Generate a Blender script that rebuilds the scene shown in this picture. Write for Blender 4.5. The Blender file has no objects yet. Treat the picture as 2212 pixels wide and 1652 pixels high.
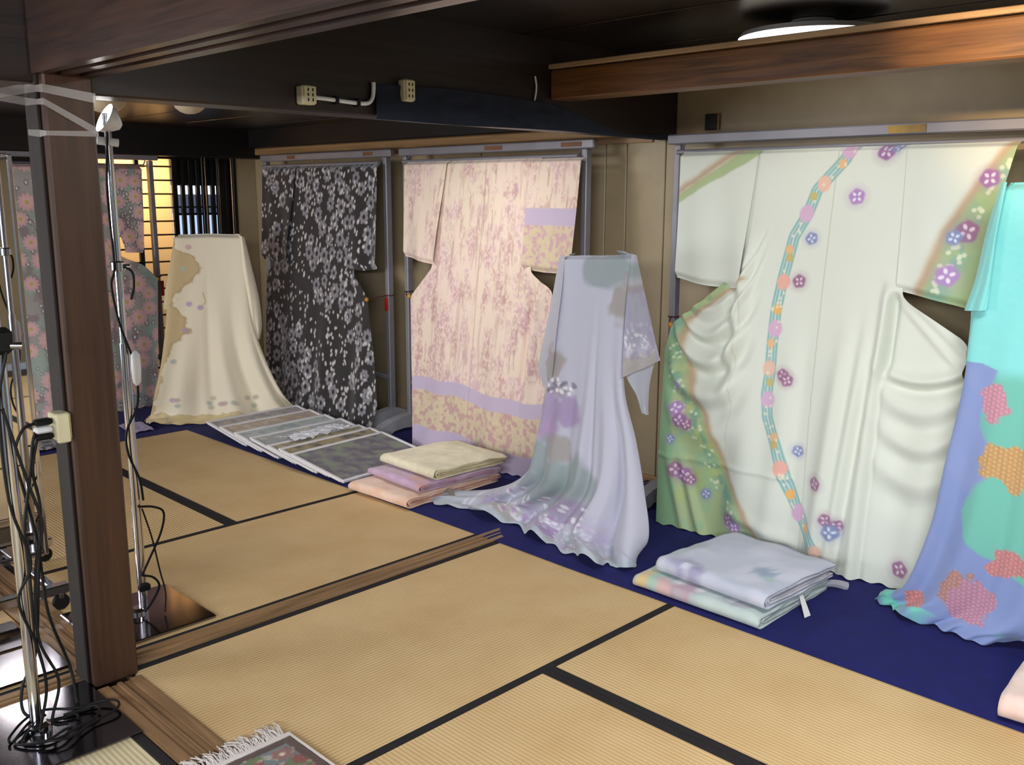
import bpy, math, random
import numpy as np
from mathutils import Vector, Matrix

S = bpy.context.scene
COL = S.collection
random.seed(7)
RNG = np.random.default_rng(11)

# ------------------------------------------------------------------ camera
FPX, YAW, PITCH, ROLL = 2061.6, 45.2552, 11.0903, 0.1814
cam_d = bpy.data.cameras.new('camera')
cam = bpy.data.objects.new('camera', cam_d)
COL.objects.link(cam)
cam_d.sensor_fit = 'HORIZONTAL'
cam_d.sensor_width = 36.0
cam_d.lens = FPX / 2212.0 * 36.0
cam_d.clip_start = 0.05
_y, _p, _r = map(math.radians, (YAW, PITCH, ROLL))
_fw = Vector((math.sin(_y) * math.cos(_p), math.cos(_y) * math.cos(_p), -math.sin(_p)))
_rt = Vector((math.cos(_y), -math.sin(_y), 0))
_up = _rt.cross(_fw)
_r2 = math.cos(_r) * _rt + math.sin(_r) * _up
_u2 = -math.sin(_r) * _rt + math.cos(_r) * _up
M = Matrix((( _r2.x, _u2.x, -_fw.x, 0.0), (_r2.y, _u2.y, -_fw.y, 0.0), (_r2.z, _u2.z, -_fw.z, 1.5), (0, 0, 0, 1)))
cam.matrix_world = M
S.camera = cam

# ------------------------------------------------------------------ world, big lights, exposure
W = bpy.data.worlds.new('world')
S.world = W
W.use_nodes = True
W.node_tree.nodes['Background'].inputs[0].default_value = (0.80, 0.88, 1.0, 1)
W.node_tree.nodes['Background'].inputs[1].default_value = 0.34
S.view_settings.view_transform = 'Standard'
S.view_settings.look = 'None'
S.view_settings.gamma = 1.0
S.view_settings.use_curve_mapping = False
S.view_settings.exposure = -0.12


def area_light(name, loc, target, sx, sy, power, color, spread=180):
    d = bpy.data.lights.new(name, 'AREA')
    d.shape = 'RECTANGLE'
    d.size, d.size_y, d.energy, d.color = sx, sy, power, color
    d.spread = math.radians(spread)
    o = bpy.data.objects.new(name, d)
    COL.objects.link(o)
    o.location = loc
    o.rotation_euler = (Vector(target) - Vector(loc)).to_track_quat('-Z', 'Y').to_euler()
    return o


# added area lamps standing in for unseen daylight
area_light('front_daylight_fill', (-1.9, -0.6, 1.93), (3.0, 3.2, 0.7), 2.8, .26, 190, (0.90, 0.955, 1.0))  # set high and narrow so the lintels keep the upper wall dark
area_light('side_daylight_fill', (-2.25, 5.0, 1.1), (2.6, 4.8, 0.6), 1.8, 1.3, 125, (0.95, 0.97, 1.0))  # fill added to brighten the back room and its daisy kimono


# ------------------------------------------------------------------ helpers
def lin(c):
    c = np.asarray(c, float)
    return np.where(c <= 0.04045, c / 12.92, ((c + 0.055) / 1.055) ** 2.4)


def rgba(c):
    l = lin(c)
    return (float(l[0]), float(l[1]), float(l[2]), 1.0)


def link(o, parent=None):
    COL.objects.link(o)
    if parent is not None:
        o.parent = parent
    return o


def tag(o, label=None, cat=None, group=None, kind=None):
    if label: o['label'] = label
    if cat: o['category'] = cat
    if group: o['group'] = group
    if kind: o['kind'] = kind
    return o


def thing(name, label, cat, loc=(0, 0, 0), rz=0.0, group=None):
    o = bpy.data.objects.new(name, None)
    link(o)
    o.empty_display_size = 0.1
    o.location = loc
    o.rotation_euler = (0, 0, rz)
    return tag(o, label, cat, group)


def raw_mesh(name, verts, faces, smooth=False):
    me = bpy.data.meshes.new(name)
    me.from_pydata([tuple(map(float, v)) for v in verts], [], [tuple(map(int, f)) for f in faces])
    me.update()
    if smooth:
        me.polygons.foreach_set('use_smooth', [True] * len(me.polygons))
    return me


class MB:
    """collects boxes, tubes, prisms into one mesh"""
    def __init__(self):
        self.v, self.f = [], []

    def add(self, verts, faces):
        o = len(self.v)
        self.v += [tuple(v) for v in verts]
        self.f += [tuple(i + o for i in f) for f in faces]
        return self

    def box(self, x0, x1, y0, y1, z0, z1, bev=0.0):
        if bev <= 0:
            v = [(x, y, z) for z in (z0, z1) for y in (y0, y1) for x in (x0, x1)]
            return self.add(v, [(0, 2, 3, 1), (4, 5, 7, 6), (0, 1, 5, 4), (2, 6, 7, 3), (0, 4, 6, 2), (1, 3, 7, 5)])
        b = min(bev, (x1 - x0) * .32, (y1 - y0) * .32, (z1 - z0) * .45)
        rings = []
        for z, i in ((z0, b), (z0 + b, 0), (z1 - b, 0), (z1, b)):
            ring = []
            for cx, cy, sx, sy in ((x0, y0, 1, 1), (x1, y0, -1, 1), (x1, y1, -1, -1), (x0, y1, 1, -1)):
                e = b + i * .5
                if sx * sy > 0:
                    ring += [(cx + sx * i, cy + sy * e, z), (cx + sx * e, cy + sy * i, z)]
                else:
                    ring += [(cx + sx * e, cy + sy * i, z), (cx + sx * i, cy + sy * e, z)]
            rings.append(ring)
        v = [p for r in rings for p in r]
        f = []
        n = 8
        for k in range(3):
            for i in range(n):
                f.append((k * n + i, k * n + (i + 1) % n, (k + 1) * n + (i + 1) % n, (k + 1) * n + i))
        f.append(tuple(reversed(range(n))))
        f.append(tuple(range(3 * n, 4 * n)))
        return self.add(v, f)

    def tube(self, pts, r, n=10, cap=True, r2=None):
        pts = [Vector(p) for p in pts]
        m = len(pts)
        verts = []
        prev = None
        for i, p in enumerate(pts):
            t = (pts[min(i + 1, m - 1)] - pts[max(i - 1, 0)]).normalized()
            if prev is None:
                a = t.orthogonal().normalized()
            else:
                a = (prev - t * prev.dot(t)).normalized()
            prev = a
            b = t.cross(a)
            rr = r if r2 is None else r + (r2 - r) * i / (m - 1)
            for k in range(n):
                an = 2 * math.pi * k / n
                verts.append(p + a * (rr * math.cos(an)) + b * (rr * math.sin(an)))
        f = []
        for i in range(m - 1):
            for k in range(n):
                f.append((i * n + k, i * n + (k + 1) % n, (i + 1) * n + (k + 1) % n, (i + 1) * n + k))
        if cap:
            f.append(tuple(reversed(range(n))))
            f.append(tuple(range((m - 1) * n, m * n)))
        return self.add(verts, f)

    def lathe(self, prof, c, n=24, axis='Z', cap=True):
        """profile of (r, h) revolved about an axis through c"""
        verts = []
        for r, h in prof:
            for k in range(n):
                an = 2 * math.pi * k / n
                x, y = r * math.cos(an), r * math.sin(an)
                q = {'Z': (x, y, h), 'X': (h, x, y), 'Y': (y, h, x)}[axis]
                verts.append((c[0] + q[0], c[1] + q[1], c[2] + q[2]))
        f = []
        m = len(prof)
        for i in range(m - 1):
            for k in range(n):
                f.append((i * n + k, i * n + (k + 1) % n, (i + 1) * n + (k + 1) % n, (i + 1) * n + k))
        if cap:
            f.append(tuple(reversed(range(n))))
            f.append(tuple(range((m - 1) * n, m * n)))
        return self.add(verts, f)

    def extrude(self, poly, axis, a0, a1):
        """polygon (2D list) extruded along an axis; poly coords are the other two axes in xyz order"""
        n = len(poly)
        def mk(p, a):
            return {'X': (a, p[0], p[1]), 'Y': (p[0], a, p[1]), 'Z': (p[0], p[1], a)}[axis]
        v = [mk(p, a0) for p in poly] + [mk(p, a1) for p in poly]
        f = [(i, (i + 1) % n, n + (i + 1) % n, n + i) for i in range(n)]
        f += [tuple(reversed(range(n))), tuple(range(n, 2 * n))]
        return self.add(v, f)

    def build(self, name, mat, parent=None, smooth=False, world=True):
        me = raw_mesh(name, self.v, self.f, smooth)
        me.materials.append(mat)
        import bmesh
        bm = bmesh.new(); bm.from_mesh(me)
        bmesh.ops.recalc_face_normals(bm, faces=bm.faces)
        bm.to_mesh(me); bm.free()
        if smooth:
            me.set_sharp_from_angle(angle=math.radians(40))
        o = bpy.data.objects.new(name, me)
        link(o, parent)
        if parent is not None and world:
            off = Vector((0, 0, 0))
            q = parent
            while q is not None:
                off -= q.location
                q = q.parent
            o.location = off
        return o


def B(*a, **k):
    return MB().box(*a, **k)


def smoothpath(pts, n=8):
    P = [Vector(p) for p in pts]
    P = [P[0] * 2 - P[1]] + P + [P[-1] * 2 - P[-2]]
    out = []
    for i in range(1, len(P) - 2):
        for k in range(n):
            t = k / n
            a, b, c, d = P[i - 1], P[i], P[i + 1], P[i + 2]
            out.append(.5 * ((2 * b) + (c - a) * t + (2 * a - 5 * b + 4 * c - d) * t * t + (3 * b - a - 3 * c + d) * t ** 3))
    out.append(P[-2])
    return out


# numpy cloth tools ------------------------------------------------
def vnoise(x, y, seed=0):
    xi, yi = np.floor(x).astype(np.int64), np.floor(y).astype(np.int64)
    xf, yf = x - xi, y - yi
    def h(i, j):
        n = (i * 374761393 + j * 668265263 + seed * 974634777) & 0xffffffff
        n = ((n ^ (n >> 13)) * 1274126177) & 0xffffffff
        return ((n ^ (n >> 16)) & 0xffff) / 65535.0
    u, v = xf * xf * (3 - 2 * xf), yf * yf * (3 - 2 * yf)
    return (h(xi, yi) * (1 - u) + h(xi + 1, yi) * u) * (1 - v) + (h(xi, yi + 1) * (1 - u) + h(xi + 1, yi + 1) * u) * v


def fbm(x, y, seed=0, oct=3):
    s, a, t = 0, .5, 0
    for k in range(oct):
        s = s + a * vnoise(x * 2 ** k, y * 2 ** k, seed + k)
        t += a
        a *= .5
    return s / t


def resample(A, n, axis):
    A = np.moveaxis(np.asarray(A, float), axis, 0)
    m = A.shape[0]
    ext = np.concatenate([2 * A[:1] - A[1:2], A, 2 * A[-1:] - A[-2:-1]])
    t = np.linspace(0, m - 1, n)
    i = np.minimum(t.astype(int), m - 2)
    f = (t - i).reshape((-1,) + (1,) * (A.ndim - 1))
    a, b, c, d = ext[i], ext[i + 1], ext[i + 2], ext[i + 3]
    out = .5 * (2 * b + (c - a) * f + (2 * a - 5 * b + 4 * c - d) * f ** 2 + (3 * b - a - 3 * c + d) * f ** 3)
    return np.moveaxis(out, 0, axis)


def patch(rows, nv, nu):
    return resample(resample(np.array(rows, float), nv, 0), nu, 1)


def normals(P):
    du = np.gradient(P, axis=1)
    dv = np.gradient(P, axis=0)
    n = np.cross(du, dv)
    return n / (np.linalg.norm(n, axis=2, keepdims=True) + 1e-9)


def grid_obj(name, P, mat, parent=None, col=None, thick=0.0):
    nv, nu = P.shape[:2]
    idx = np.arange(nv * nu).reshape(nv, nu)
    q = np.stack([idx[:-1, :-1], idx[1:, :-1], idx[1:, 1:], idx[:-1, 1:]], -1).reshape(-1, 4)
    me = bpy.data.meshes.new(name)
    me.vertices.add(nv * nu)
    me.vertices.foreach_set('co', P.reshape(-1).astype(np.float32))
    me.loops.add(q.size)
    me.loops.foreach_set('vertex_index', q.reshape(-1).astype(np.int32))
    me.polygons.add(len(q))
    me.polygons.foreach_set('loop_start', (np.arange(len(q)) * 4).astype(np.int32))
    me.polygons.foreach_set('use_smooth', np.ones(len(q), dtype=bool))
    me.update(calc_edges=True)
    me.validate()
    if col is not None:
        at = me.color_attributes.new('Col', 'FLOAT_COLOR', 'POINT')
        c = np.ones((nv * nu, 4), np.float32)
        c[:, :3] = lin(np.clip(col.reshape(-1, 3), 0, 1))
        at.data.foreach_set('color', c.reshape(-1))
    me.materials.append(mat)
    o = bpy.data.objects.new(name, me)
    link(o, parent)
    if parent is not None:
        off = Vector((0, 0, 0)); qq = parent
        while qq is not None:
            off -= qq.location; qq = qq.parent
        o.location = off
    if thick:
        m = o.modifiers.new('thickness', 'SOLIDIFY')
        m.thickness = thick
        m.offset = 0
    return o


class Print:
    """flat print on cloth: a = across, b = up, in metres"""
    def __init__(self, a, b, base):
        self.sh = a.shape
        self.a, self.b = a.reshape(-1), b.reshape(-1)
        self.c = np.tile(np.asarray(base, float), (self.a.size, 1))

    def mix(self, w, color, idx=None):
        color = np.asarray(color, float)
        if idx is None:
            self.c = self.c * (1 - w[:, None]) + color * w[:, None]
        else:
            self.c[idx] = self.c[idx] * (1 - w[:, None]) + color * w[:, None]

    def near(self, a0, b0, R):
        return np.nonzero((np.abs(self.a - a0) < R) & (np.abs(self.b - b0) < R))[0]

    def blob(self, a0, b0, ra, rb, color, alpha=1.0, soft=.25, rot=0.0, wob=0.0, seed=0, lobes=0):
        R = max(ra, rb) * (1 + soft + wob + .3)
        i = self.near(a0, b0, R)
        if i.size == 0: return
        x, y = self.a[i] - a0, self.b[i] - b0
        cr, sr = math.cos(rot), math.sin(rot)
        x, y = (x * cr + y * sr) / ra, (-x * sr + y * cr) / rb
        d = np.hypot(x, y)
        if wob:
            d = d + wob * (vnoise(self.a[i] * 2.2 / max(ra, rb) + seed, self.b[i] * 2.2 / max(ra, rb), seed) - .5) * 2
        if lobes:
            d = d / (1 + (.18 if lobes > 0 else .06) * np.cos(lobes * np.arctan2(y, x) + seed))
        w = np.clip((1 + soft * .5 - d) / soft, 0, 1) * alpha
        self.mix(w, color, i)

    def daisy(self, a0, b0, r, color, center, petals=8, alpha=1.0, rc=.28, ph=0.0, sq=1.0):
        i = self.near(a0, b0, r * 1.3)
        if i.size == 0: return
        x, y = (self.a[i] - a0) / sq, self.b[i] - b0
        d = np.hypot(x, y) / r
        th = np.arctan2(y, x)
        lim = .72 + .28 * np.abs(np.cos(petals * .5 * th + ph))
        w = np.clip((lim - d) / .12 + .5, 0, 1) * alpha
        self.mix(w, color, i)
        w = np.clip((rc - d) / .12 + .5, 0, 1) * alpha
        self.mix(w, center, i)

    def ribbon(self, pts, wd, color, alpha=1.0, soft=.3, shift=0.0):
        pts = np.asarray(pts, float)
        lo, hi = pts.min(0) - wd * 2 - abs(shift), pts.max(0) + wd * 2 + abs(shift)
        i = np.nonzero((self.a > lo[0]) & (self.a < hi[0]) & (self.b > lo[1]) & (self.b < hi[1]))[0]
        best = np.full(i.size, 9.0)
        for p, q in zip(pts[:-1], pts[1:]):
            d = q - p
            L = np.hypot(*d)
            nx = np.array((-d[1], d[0])) / L
            p2 = p + nx * shift
            t = np.clip(((self.a[i] - p2[0]) * d[0] + (self.b[i] - p2[1]) * d[1]) / L ** 2, 0, 1)
            best = np.minimum(best, np.hypot(self.a[i] - p2[0] - t * d[0], self.b[i] - p2[1] - t * d[1]))
        w = np.clip((wd * (1 + soft * .5) - best) / (wd * soft), 0, 1) * alpha
        self.mix(w, color, i)

    def out(self):
        return self.c.reshape(self.sh + (3,))


# ------------------------------------------------------------------ materials
MATS = {}


def newmat(name):
    m = bpy.data.materials.new(name)
    m.use_nodes = True
    nt = m.node_tree
    return m, nt, nt.nodes['Principled BSDF']


def setp(p, **k):
    for n, v in k.items():
        n = n.replace('_', ' ')
        if n in p.inputs:
            p.inputs[n].default_value = v


def texco(nt, scale=(1, 1, 1), rot=(0, 0, 0), src='Object'):
    tc = nt.nodes.new('ShaderNodeTexCoord')
    mp = nt.nodes.new('ShaderNodeMapping')
    mp.inputs['Scale'].default_value = scale
    mp.inputs['Rotation'].default_value = rot
    nt.links.new(tc.outputs[src], mp.inputs['Vector'])
    return mp


def plain(name, c, rough=.5, metal=0.0, bump=0.0, bscale=60, var=0.06, spec=.5, coat=0.0):
    if name in MATS: return MATS[name]
    m, nt, p = newmat(name)
    setp(p, Roughness=rough, Metallic=metal, Specular_IOR_Level=spec, Coat_Weight=coat)
    mp = texco(nt)
    nz = nt.nodes.new('ShaderNodeTexNoise')
    nz.inputs['Scale'].default_value = 9
    nz.inputs['Detail'].default_value = 4
    nt.links.new(mp.outputs[0], nz.inputs['Vector'])
    r = nt.nodes.new('ShaderNodeValToRGB')
    c = np.asarray(c, float)
    r.color_ramp.elements[0].position = .3
    r.color_ramp.elements[1].position = .7
    r.color_ramp.elements[0].color = rgba(np.clip(c * (1 - var), 0, 1))
    r.color_ramp.elements[1].color = rgba(np.clip(c * (1 + var), 0, 1))
    nt.links.new(nz.outputs['Fac'], r.inputs[0])
    nt.links.new(r.outputs[0], p.inputs['Base Color'])
    if bump:
        nb = nt.nodes.new('ShaderNodeTexNoise')
        nb.inputs['Scale'].default_value = bscale
        nt.links.new(mp.outputs[0], nb.inputs['Vector'])
        b = nt.nodes.new('ShaderNodeBump')
        b.inputs['Strength'].default_value = bump
        b.inputs['Distance'].default_value = .01
        nt.links.new(nb.outputs['Fac'], b.inputs['Height'])
        nt.links.new(b.outputs[0], p.inputs['Normal'])
    MATS[name] = m
    return m


def wood(name, c0, c1, axis='Y', rough=.4, scale=1.0, bump=.15, spec=.5, knots=False):
    if name in MATS: return MATS[name]
    m, nt, p = newmat(name)
    setp(p, Roughness=rough, Specular_IOR_Level=spec)
    sc = {'X': (1.2, 22, 22), 'Y': (22, 1.2, 22), 'Z': (22, 22, 1.2)}[axis]
    mp = texco(nt, tuple(s * scale for s in sc))
    nz = nt.nodes.new('ShaderNodeTexNoise')
    nz.inputs['Scale'].default_value = 2.2
    nz.inputs['Detail'].default_value = 6
    nz.inputs['Distortion'].default_value = .6
    nt.links.new(mp.outputs[0], nz.inputs['Vector'])
    r = nt.nodes.new('ShaderNodeValToRGB')
    r.color_ramp.elements[0].position = .3
    r.color_ramp.elements[1].position = .72
    r.color_ramp.elements[0].color = rgba(c0)
    r.color_ramp.elements[1].color = rgba(c1)
    nt.links.new(nz.outputs['Fac'], r.inputs[0])
    out = r.outputs[0]
    if knots:
        mp2 = texco(nt, {'X': (1.6, 9, 9), 'Y': (9, 1.6, 9), 'Z': (9, 9, 1.6)}[axis])
        v = nt.nodes.new('ShaderNodeTexVoronoi')
        v.inputs['Scale'].default_value = 1.0
        nt.links.new(mp2.outputs[0], v.inputs['Vector'])
        r2 = nt.nodes.new('ShaderNodeValToRGB')
        r2.color_ramp.elements[0].position = .05
        r2.color_ramp.elements[0].color = (.22, .16, .12, 1)
        r2.color_ramp.elements[1].position = .28
        r2.color_ramp.elements[1].color = (1, 1, 1, 1)
        nt.links.new(v.outputs['Distance'], r2.inputs[0])
        mx = nt.nodes.new('ShaderNodeMix')
        mx.data_type = 'RGBA'
        mx.blend_type = 'MULTIPLY'
        mx.inputs['Factor'].default_value = .8
        nt.links.new(out, mx.inputs[6])
        nt.links.new(r2.outputs[0], mx.inputs[7])
        out = mx.outputs[2]
    nt.links.new(out, p.inputs['Base Color'])
    b = nt.nodes.new('ShaderNodeBump')
    b.inputs['Strength'].default_value = bump
    b.inputs['Distance'].default_value = .004
    nt.links.new(nz.outputs['Fac'], b.inputs['Height'])
    nt.links.new(b.outputs[0], p.inputs['Normal'])
    MATS[name] = m
    return m


def tatami_mat(name, axis, c0=(.80, .66, .46), c1=(.85, .725, .535)):
    """rush ribs running across: axis = long axis of the mat"""
    if name in MATS: return MATS[name]
    m, nt, p = newmat(name)
    setp(p, Roughness=.62, Specular_IOR_Level=.35)
    mp = texco(nt)
    w = nt.nodes.new('ShaderNodeTexWave')
    w.wave_type = 'BANDS'
    w.bands_direction = 'Y' if axis == 'X' else 'X'
    w.inputs['Scale'].default_value = 22.0
    w.inputs['Distortion'].default_value = .25
    w.inputs['Detail'].default_value = 2
    w.inputs['Detail Scale'].default_value = 3
    nt.links.new(mp.outputs[0], w.inputs['Vector'])
    nz = nt.nodes.new('ShaderNodeTexNoise')
    nz.inputs['Scale'].default_value = 3.5
    nz.inputs['Detail'].default_value = 5
    nt.links.new(mp.outputs[0], nz.inputs['Vector'])
    mp2 = texco(nt, (4, 300, 1) if axis == 'X' else (300, 4, 1))
    n2 = nt.nodes.new('ShaderNodeTexNoise')
    n2.inputs['Scale'].default_value = 1.0
    nt.links.new(mp2.outputs[0], n2.inputs['Vector'])
    r = nt.nodes.new('ShaderNodeValToRGB')
    r.color_ramp.elements[0].position, r.color_ramp.elements[1].position = .3, .75
    r.color_ramp.elements[0].color, r.color_ramp.elements[1].color = rgba(c0), rgba(c1)
    ad = nt.nodes.new('ShaderNodeMath'); ad.operation = 'MULTIPLY_ADD'
    ad.inputs[1].default_value = .22
    nt.links.new(n2.outputs['Fac'], ad.inputs[0])
    nt.links.new(nz.outputs['Fac'], ad.inputs[2])
    nt.links.new(ad.outputs[0], r.inputs[0])
    mx = nt.nodes.new('ShaderNodeMix'); mx.data_type = 'RGBA'; mx.blend_type = 'MULTIPLY'
    mx.inputs['Factor'].default_value = 1.0
    r3 = nt.nodes.new('ShaderNodeValToRGB')
    r3.color_ramp.elements[0].color = (.87, .85, .81, 1)
    r3.color_ramp.elements[1].color = (1, 1, 1, 1)
    r3.color_ramp.elements[1].position = .5
    nt.links.new(w.outputs['Fac'], r3.inputs[0])
    nt.links.new(r.outputs[0], mx.inputs[6])
    nt.links.new(r3.outputs[0], mx.inputs[7])
    nt.links.new(mx.outputs[2], p.inputs['Base Color'])
    b = nt.nodes.new('ShaderNodeBump')
    b.inputs['Strength'].default_value = .35
    b.inputs['Distance'].default_value = .003
    nt.links.new(w.outputs['Fac'], b.inputs['Height'])
    nt.links.new(b.outputs[0], p.inputs['Normal'])
    MATS[name] = m
    return m


def cloth(name, c=None, rough=.85, crepe=.25, scale=420, sheen=.25):
    """vertex-printed cloth when c is None"""
    if name in MATS: return MATS[name]
    m, nt, p = newmat(name)
    setp(p, Roughness=rough, Specular_IOR_Level=.25, Sheen_Weight=sheen, Sheen_Roughness=.5)
    mp = texco(nt)
    nz = nt.nodes.new('ShaderNodeTexNoise')
    nz.inputs['Scale'].default_value = scale if crepe < .6 else 130
    nz.inputs['Detail'].default_value = 2
    nt.links.new(mp.outputs[0], nz.inputs['Vector'])
    if c is None:
        at = nt.nodes.new('ShaderNodeVertexColor')
        at.layer_name = 'Col'
        nt.links.new(at.outputs['Color'], p.inputs['Base Color'])
    else:
        n2 = nt.nodes.new('ShaderNodeTexNoise')
        n2.inputs['Scale'].default_value = 14
        n2.inputs['Detail'].default_value = 5
        nt.links.new(mp.outputs[0], n2.inputs['Vector'])
        r = nt.nodes.new('ShaderNodeValToRGB')
        cols = c if isinstance(c, list) else [np.array(c) * .95, np.array(c) * 1.04]
        el = r.color_ramp.elements
        while len(el) < len(cols): el.new(.5)
        for k, cc in enumerate(cols):
            el[k].position = .38 + .24 * k / (len(cols) - 1)
            el[k].color = rgba(np.clip(cc, 0, 1))
        nt.links.new(n2.outputs['Fac'], r.inputs[0])
        nt.links.new(r.outputs[0], p.inputs['Base Color'])
    b = nt.nodes.new('ShaderNodeBump')
    b.inputs['Strength'].default_value = crepe
    b.inputs['Distance'].default_value = .002
    nt.links.new(nz.outputs['Fac'], b.inputs['Height'])
    nt.links.new(b.outputs[0], p.inputs['Normal'])
    MATS[name] = m
    return m


def emis(name, c, strength):
    if name in MATS: return MATS[name]
    m, nt, p = newmat(name)
    setp(p, Roughness=.6)
    p.inputs['Base Color'].default_value = rgba(c)
    p.inputs['Emission Color'].default_value = rgba(c)
    p.inputs['Emission Strength'].default_value = strength
    MATS[name] = m
    return m


DARK = wood('dark_beam_wood', (.105, .072, .062), (.175, .115, .092), 'X', rough=.42)
DARKY = wood('dark_beam_wood_long', (.15, .10, .08), (.27, .17, .13), 'Y', rough=.30)
PILLAR = wood('pillar_wood', (.20, .125, .085), (.275, .175, .115), 'Z', rough=.42, bump=.08)
SILL_X = wood('sill_wood_across', (.47, .36, .24), (.64, .50, .35), 'X', rough=.45)
SILL_Y = wood('sill_wood_along', (.45, .34, .23), (.61, .47, .33), 'Y', rough=.45)
PINE = wood('pine_beam_wood', (.32, .21, .135), (.54, .37, .22), 'Y', rough=.33, knots=True)
STRIP = wood('pale_strip_wood', (.62, .50, .38), (.74, .62, .48), 'Y', rough=.28)
BLACKW = wood('black_stained_wood', (.05, .04, .04), (.09, .07, .065), 'Y', rough=.45)
CEIL = wood('ceiling_boards', (.085, .065, .065), (.15, .115, .11), 'Y', rough=.30, scale=.6)
PANEL = plain('beige_panel', (.64, .57, .45), rough=.34, var=.025, bump=.03)
PANELT = wood('beige_panel_trim', (.55, .42, .27), (.66, .52, .36), 'Y', rough=.4)
GREY = plain('grey_rack_metal', (.56, .55, .58), rough=.38, metal=.25, var=.03)
GREYP = plain('grey_rack_plastic', (.62, .62, .645), rough=.5, var=.03)
CHROME = plain('chrome', (.80, .80, .82), rough=.12, metal=1.0, var=.02)
STEEL = plain('polished_dark_steel', (.50, .48, .51), rough=.12, metal=1.0, var=.06)
BLACKP = plain('black_rubber', (.03, .03, .032), rough=.6, spec=.3)
CREAMP = plain('cream_plastic', (.82, .78, .64), rough=.4, var=.02)
WHITEP = plain('white_plastic', (.88, .88, .88), rough=.4, var=.02)
GOLD = plain('gold_cord', (.72, .50, .18), rough=.5)
MAROON = plain('maroon_cord', (.35, .14, .16), rough=.7)
REDT = plain('red_tag_card', (.72, .10, .12), rough=.6)
BORDER = cloth('tatami_border_cloth', (.15, .135, .14), rough=.9, crepe=.15, sheen=0.0)
TATX = tatami_mat('tatami_rush_across', 'X')
TATY = tatami_mat('tatami_rush_along', 'Y')
TATP = tatami_mat('tatami_rush_pale', 'Y', (.80, .74, .58), (.86, .80, .66))
BLUE = cloth('blue_cloth', (.095, .105, .37), rough=.9, crepe=.25, scale=600, sheen=.02)
NAVY = cloth('navy_cloth', (.11, .13, .19), rough=.9, sheen=.1)
KCLOTH = cloth('printed_crepe', None, rough=.8)
SATIN = cloth('printed_satin', None, rough=.52, crepe=.10)

# ================================================================== structure
floor = B(-2.4, 4.12, -1.6, 7.0, -0.09, -0.06).build('floor', plain('sub_floor', (.3, .22, .15), .8))
tag(floor, 'tatami floor of the two joined rooms', 'floor', kind='structure')


def tatami(x0, x1, y0, y1, axis, mat=None):
    g = .0004
    b = .030
    x0, x1, y0, y1 = x0 + g, x1 - g, y0 + g, y1 - g
    mt = mat or (TATX if axis == 'X' else TATY)
    if axis == 'X':
        o = B(x0, x1, y0 + b, y1 - b, -.06, 0, bev=.003).build('tatami_mat', mt, floor)
        for a, c in ((y0, y0 + b), (y1 - b, y1)):
            B(x0, x1, a, c, -.06, .0012, bev=.002).build('edge_border', BORDER, o)
    else:
        o = B(x0 + b, x1 - b, y0, y1, -.06, 0, bev=.003).build('tatami_mat', mt, floor)
        for a, c in ((x0, x0 + b), (x1 - b, x1)):
            B(a, c, y0, y1, -.06, .0012, bev=.002).build('edge_border', BORDER, o)
    return o


# front room
tatami(1.155, 3.06, 1.915, 2.873, 'X')
tatami(3.06, 4.03, 1.0, 2.873, 'Y')
tatami(1.155, 2.105, 0.005, 1.915, 'Y')
tatami(2.105, 3.06, 0.005, 1.915, 'Y')
tatami(1.155, 3.06, -.95, 0.005, 'X')
tatami(3.06, 4.03, -.95, 1.0, 'Y')
# back room
tatami(1.155, 3.06, 2.970, 3.905, 'X')
tatami(3.06, 4.03, 2.970, 4.88, 'Y')
tatami(1.155, 2.085, 3.905, 5.81, 'Y')
tatami(2.085, 3.06, 3.905, 5.81, 'Y')
tatami(1.155, 3.06, 5.81, 6.75, 'X')
tatami(3.06, 4.03, 4.88, 6.75, 'Y')
# rooms to the left
tatami(.06, 1.015, .95, 2.873, 'Y', TATP)
tatami(-.90, .06, .95, 2.873, 'Y', TATP)
tatami(.06, 1.015, -.95, .95, 'Y', TATP)
tatami(-.9, 1.015, 2.970, 3.905, 'X')
tatami(.06, 1.015, 3.905, 5.81, 'Y')
tatami(-.9, .06, 3.905, 5.81, 'Y')
tatami(-.9, 1.015, 5.81, 6.75, 'X')
tatami(-1.86, -.9, .95, 2.873, 'Y', TATP)
tatami(-.9, .06, -.95, .95, 'Y', TATP)
tatami(-1.86, -.9, 2.970, 4.88, 'Y')
tatami(-1.86, -.9, 4.88, 6.75, 'Y')


def sill(n, axis, u0, u1, w0, w1, mat, label):
    """grooved threshold board: section across w with two grooves"""
    w = w1 - w0
    z = .006
    g = .006
    pts = [(w0, -.05), (w1, -.05), (w1, z)]
    for c in (.66, .36):
        a, b2 = w0 + w * (c + .10), w0 + w * (c - .10)
        pts += [(a, z), (a, z - g), (b2, z - g), (b2, z)]
    pts += [(w0, z)]
    # extrude wants coordinates in xyz order of the remaining axes
    o = MB().extrude(pts, axis, u0, u1).build('trim_%d' % n, mat)
    return tag(o, label, 'threshold', kind='structure')


sill(1, 'X', 1.155, 4.03, 2.874, 2.969, SILL_X, 'grooved wooden threshold crossing the tatami to the right of the pillar')
sill(2, 'X', -2.0, 1.016, 2.874, 2.969, SILL_X, 'grooved wooden threshold left of the pillar')
sill(3, 'Y', -1.2, 2.80, 1.018, 1.153, SILL_Y, 'wide grooved wooden threshold running from the pillar to the front')
sill(4, 'Y', 2.98, 6.75, 1.018, 1.153, SILL_Y, 'wooden threshold behind the pillar')

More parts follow.
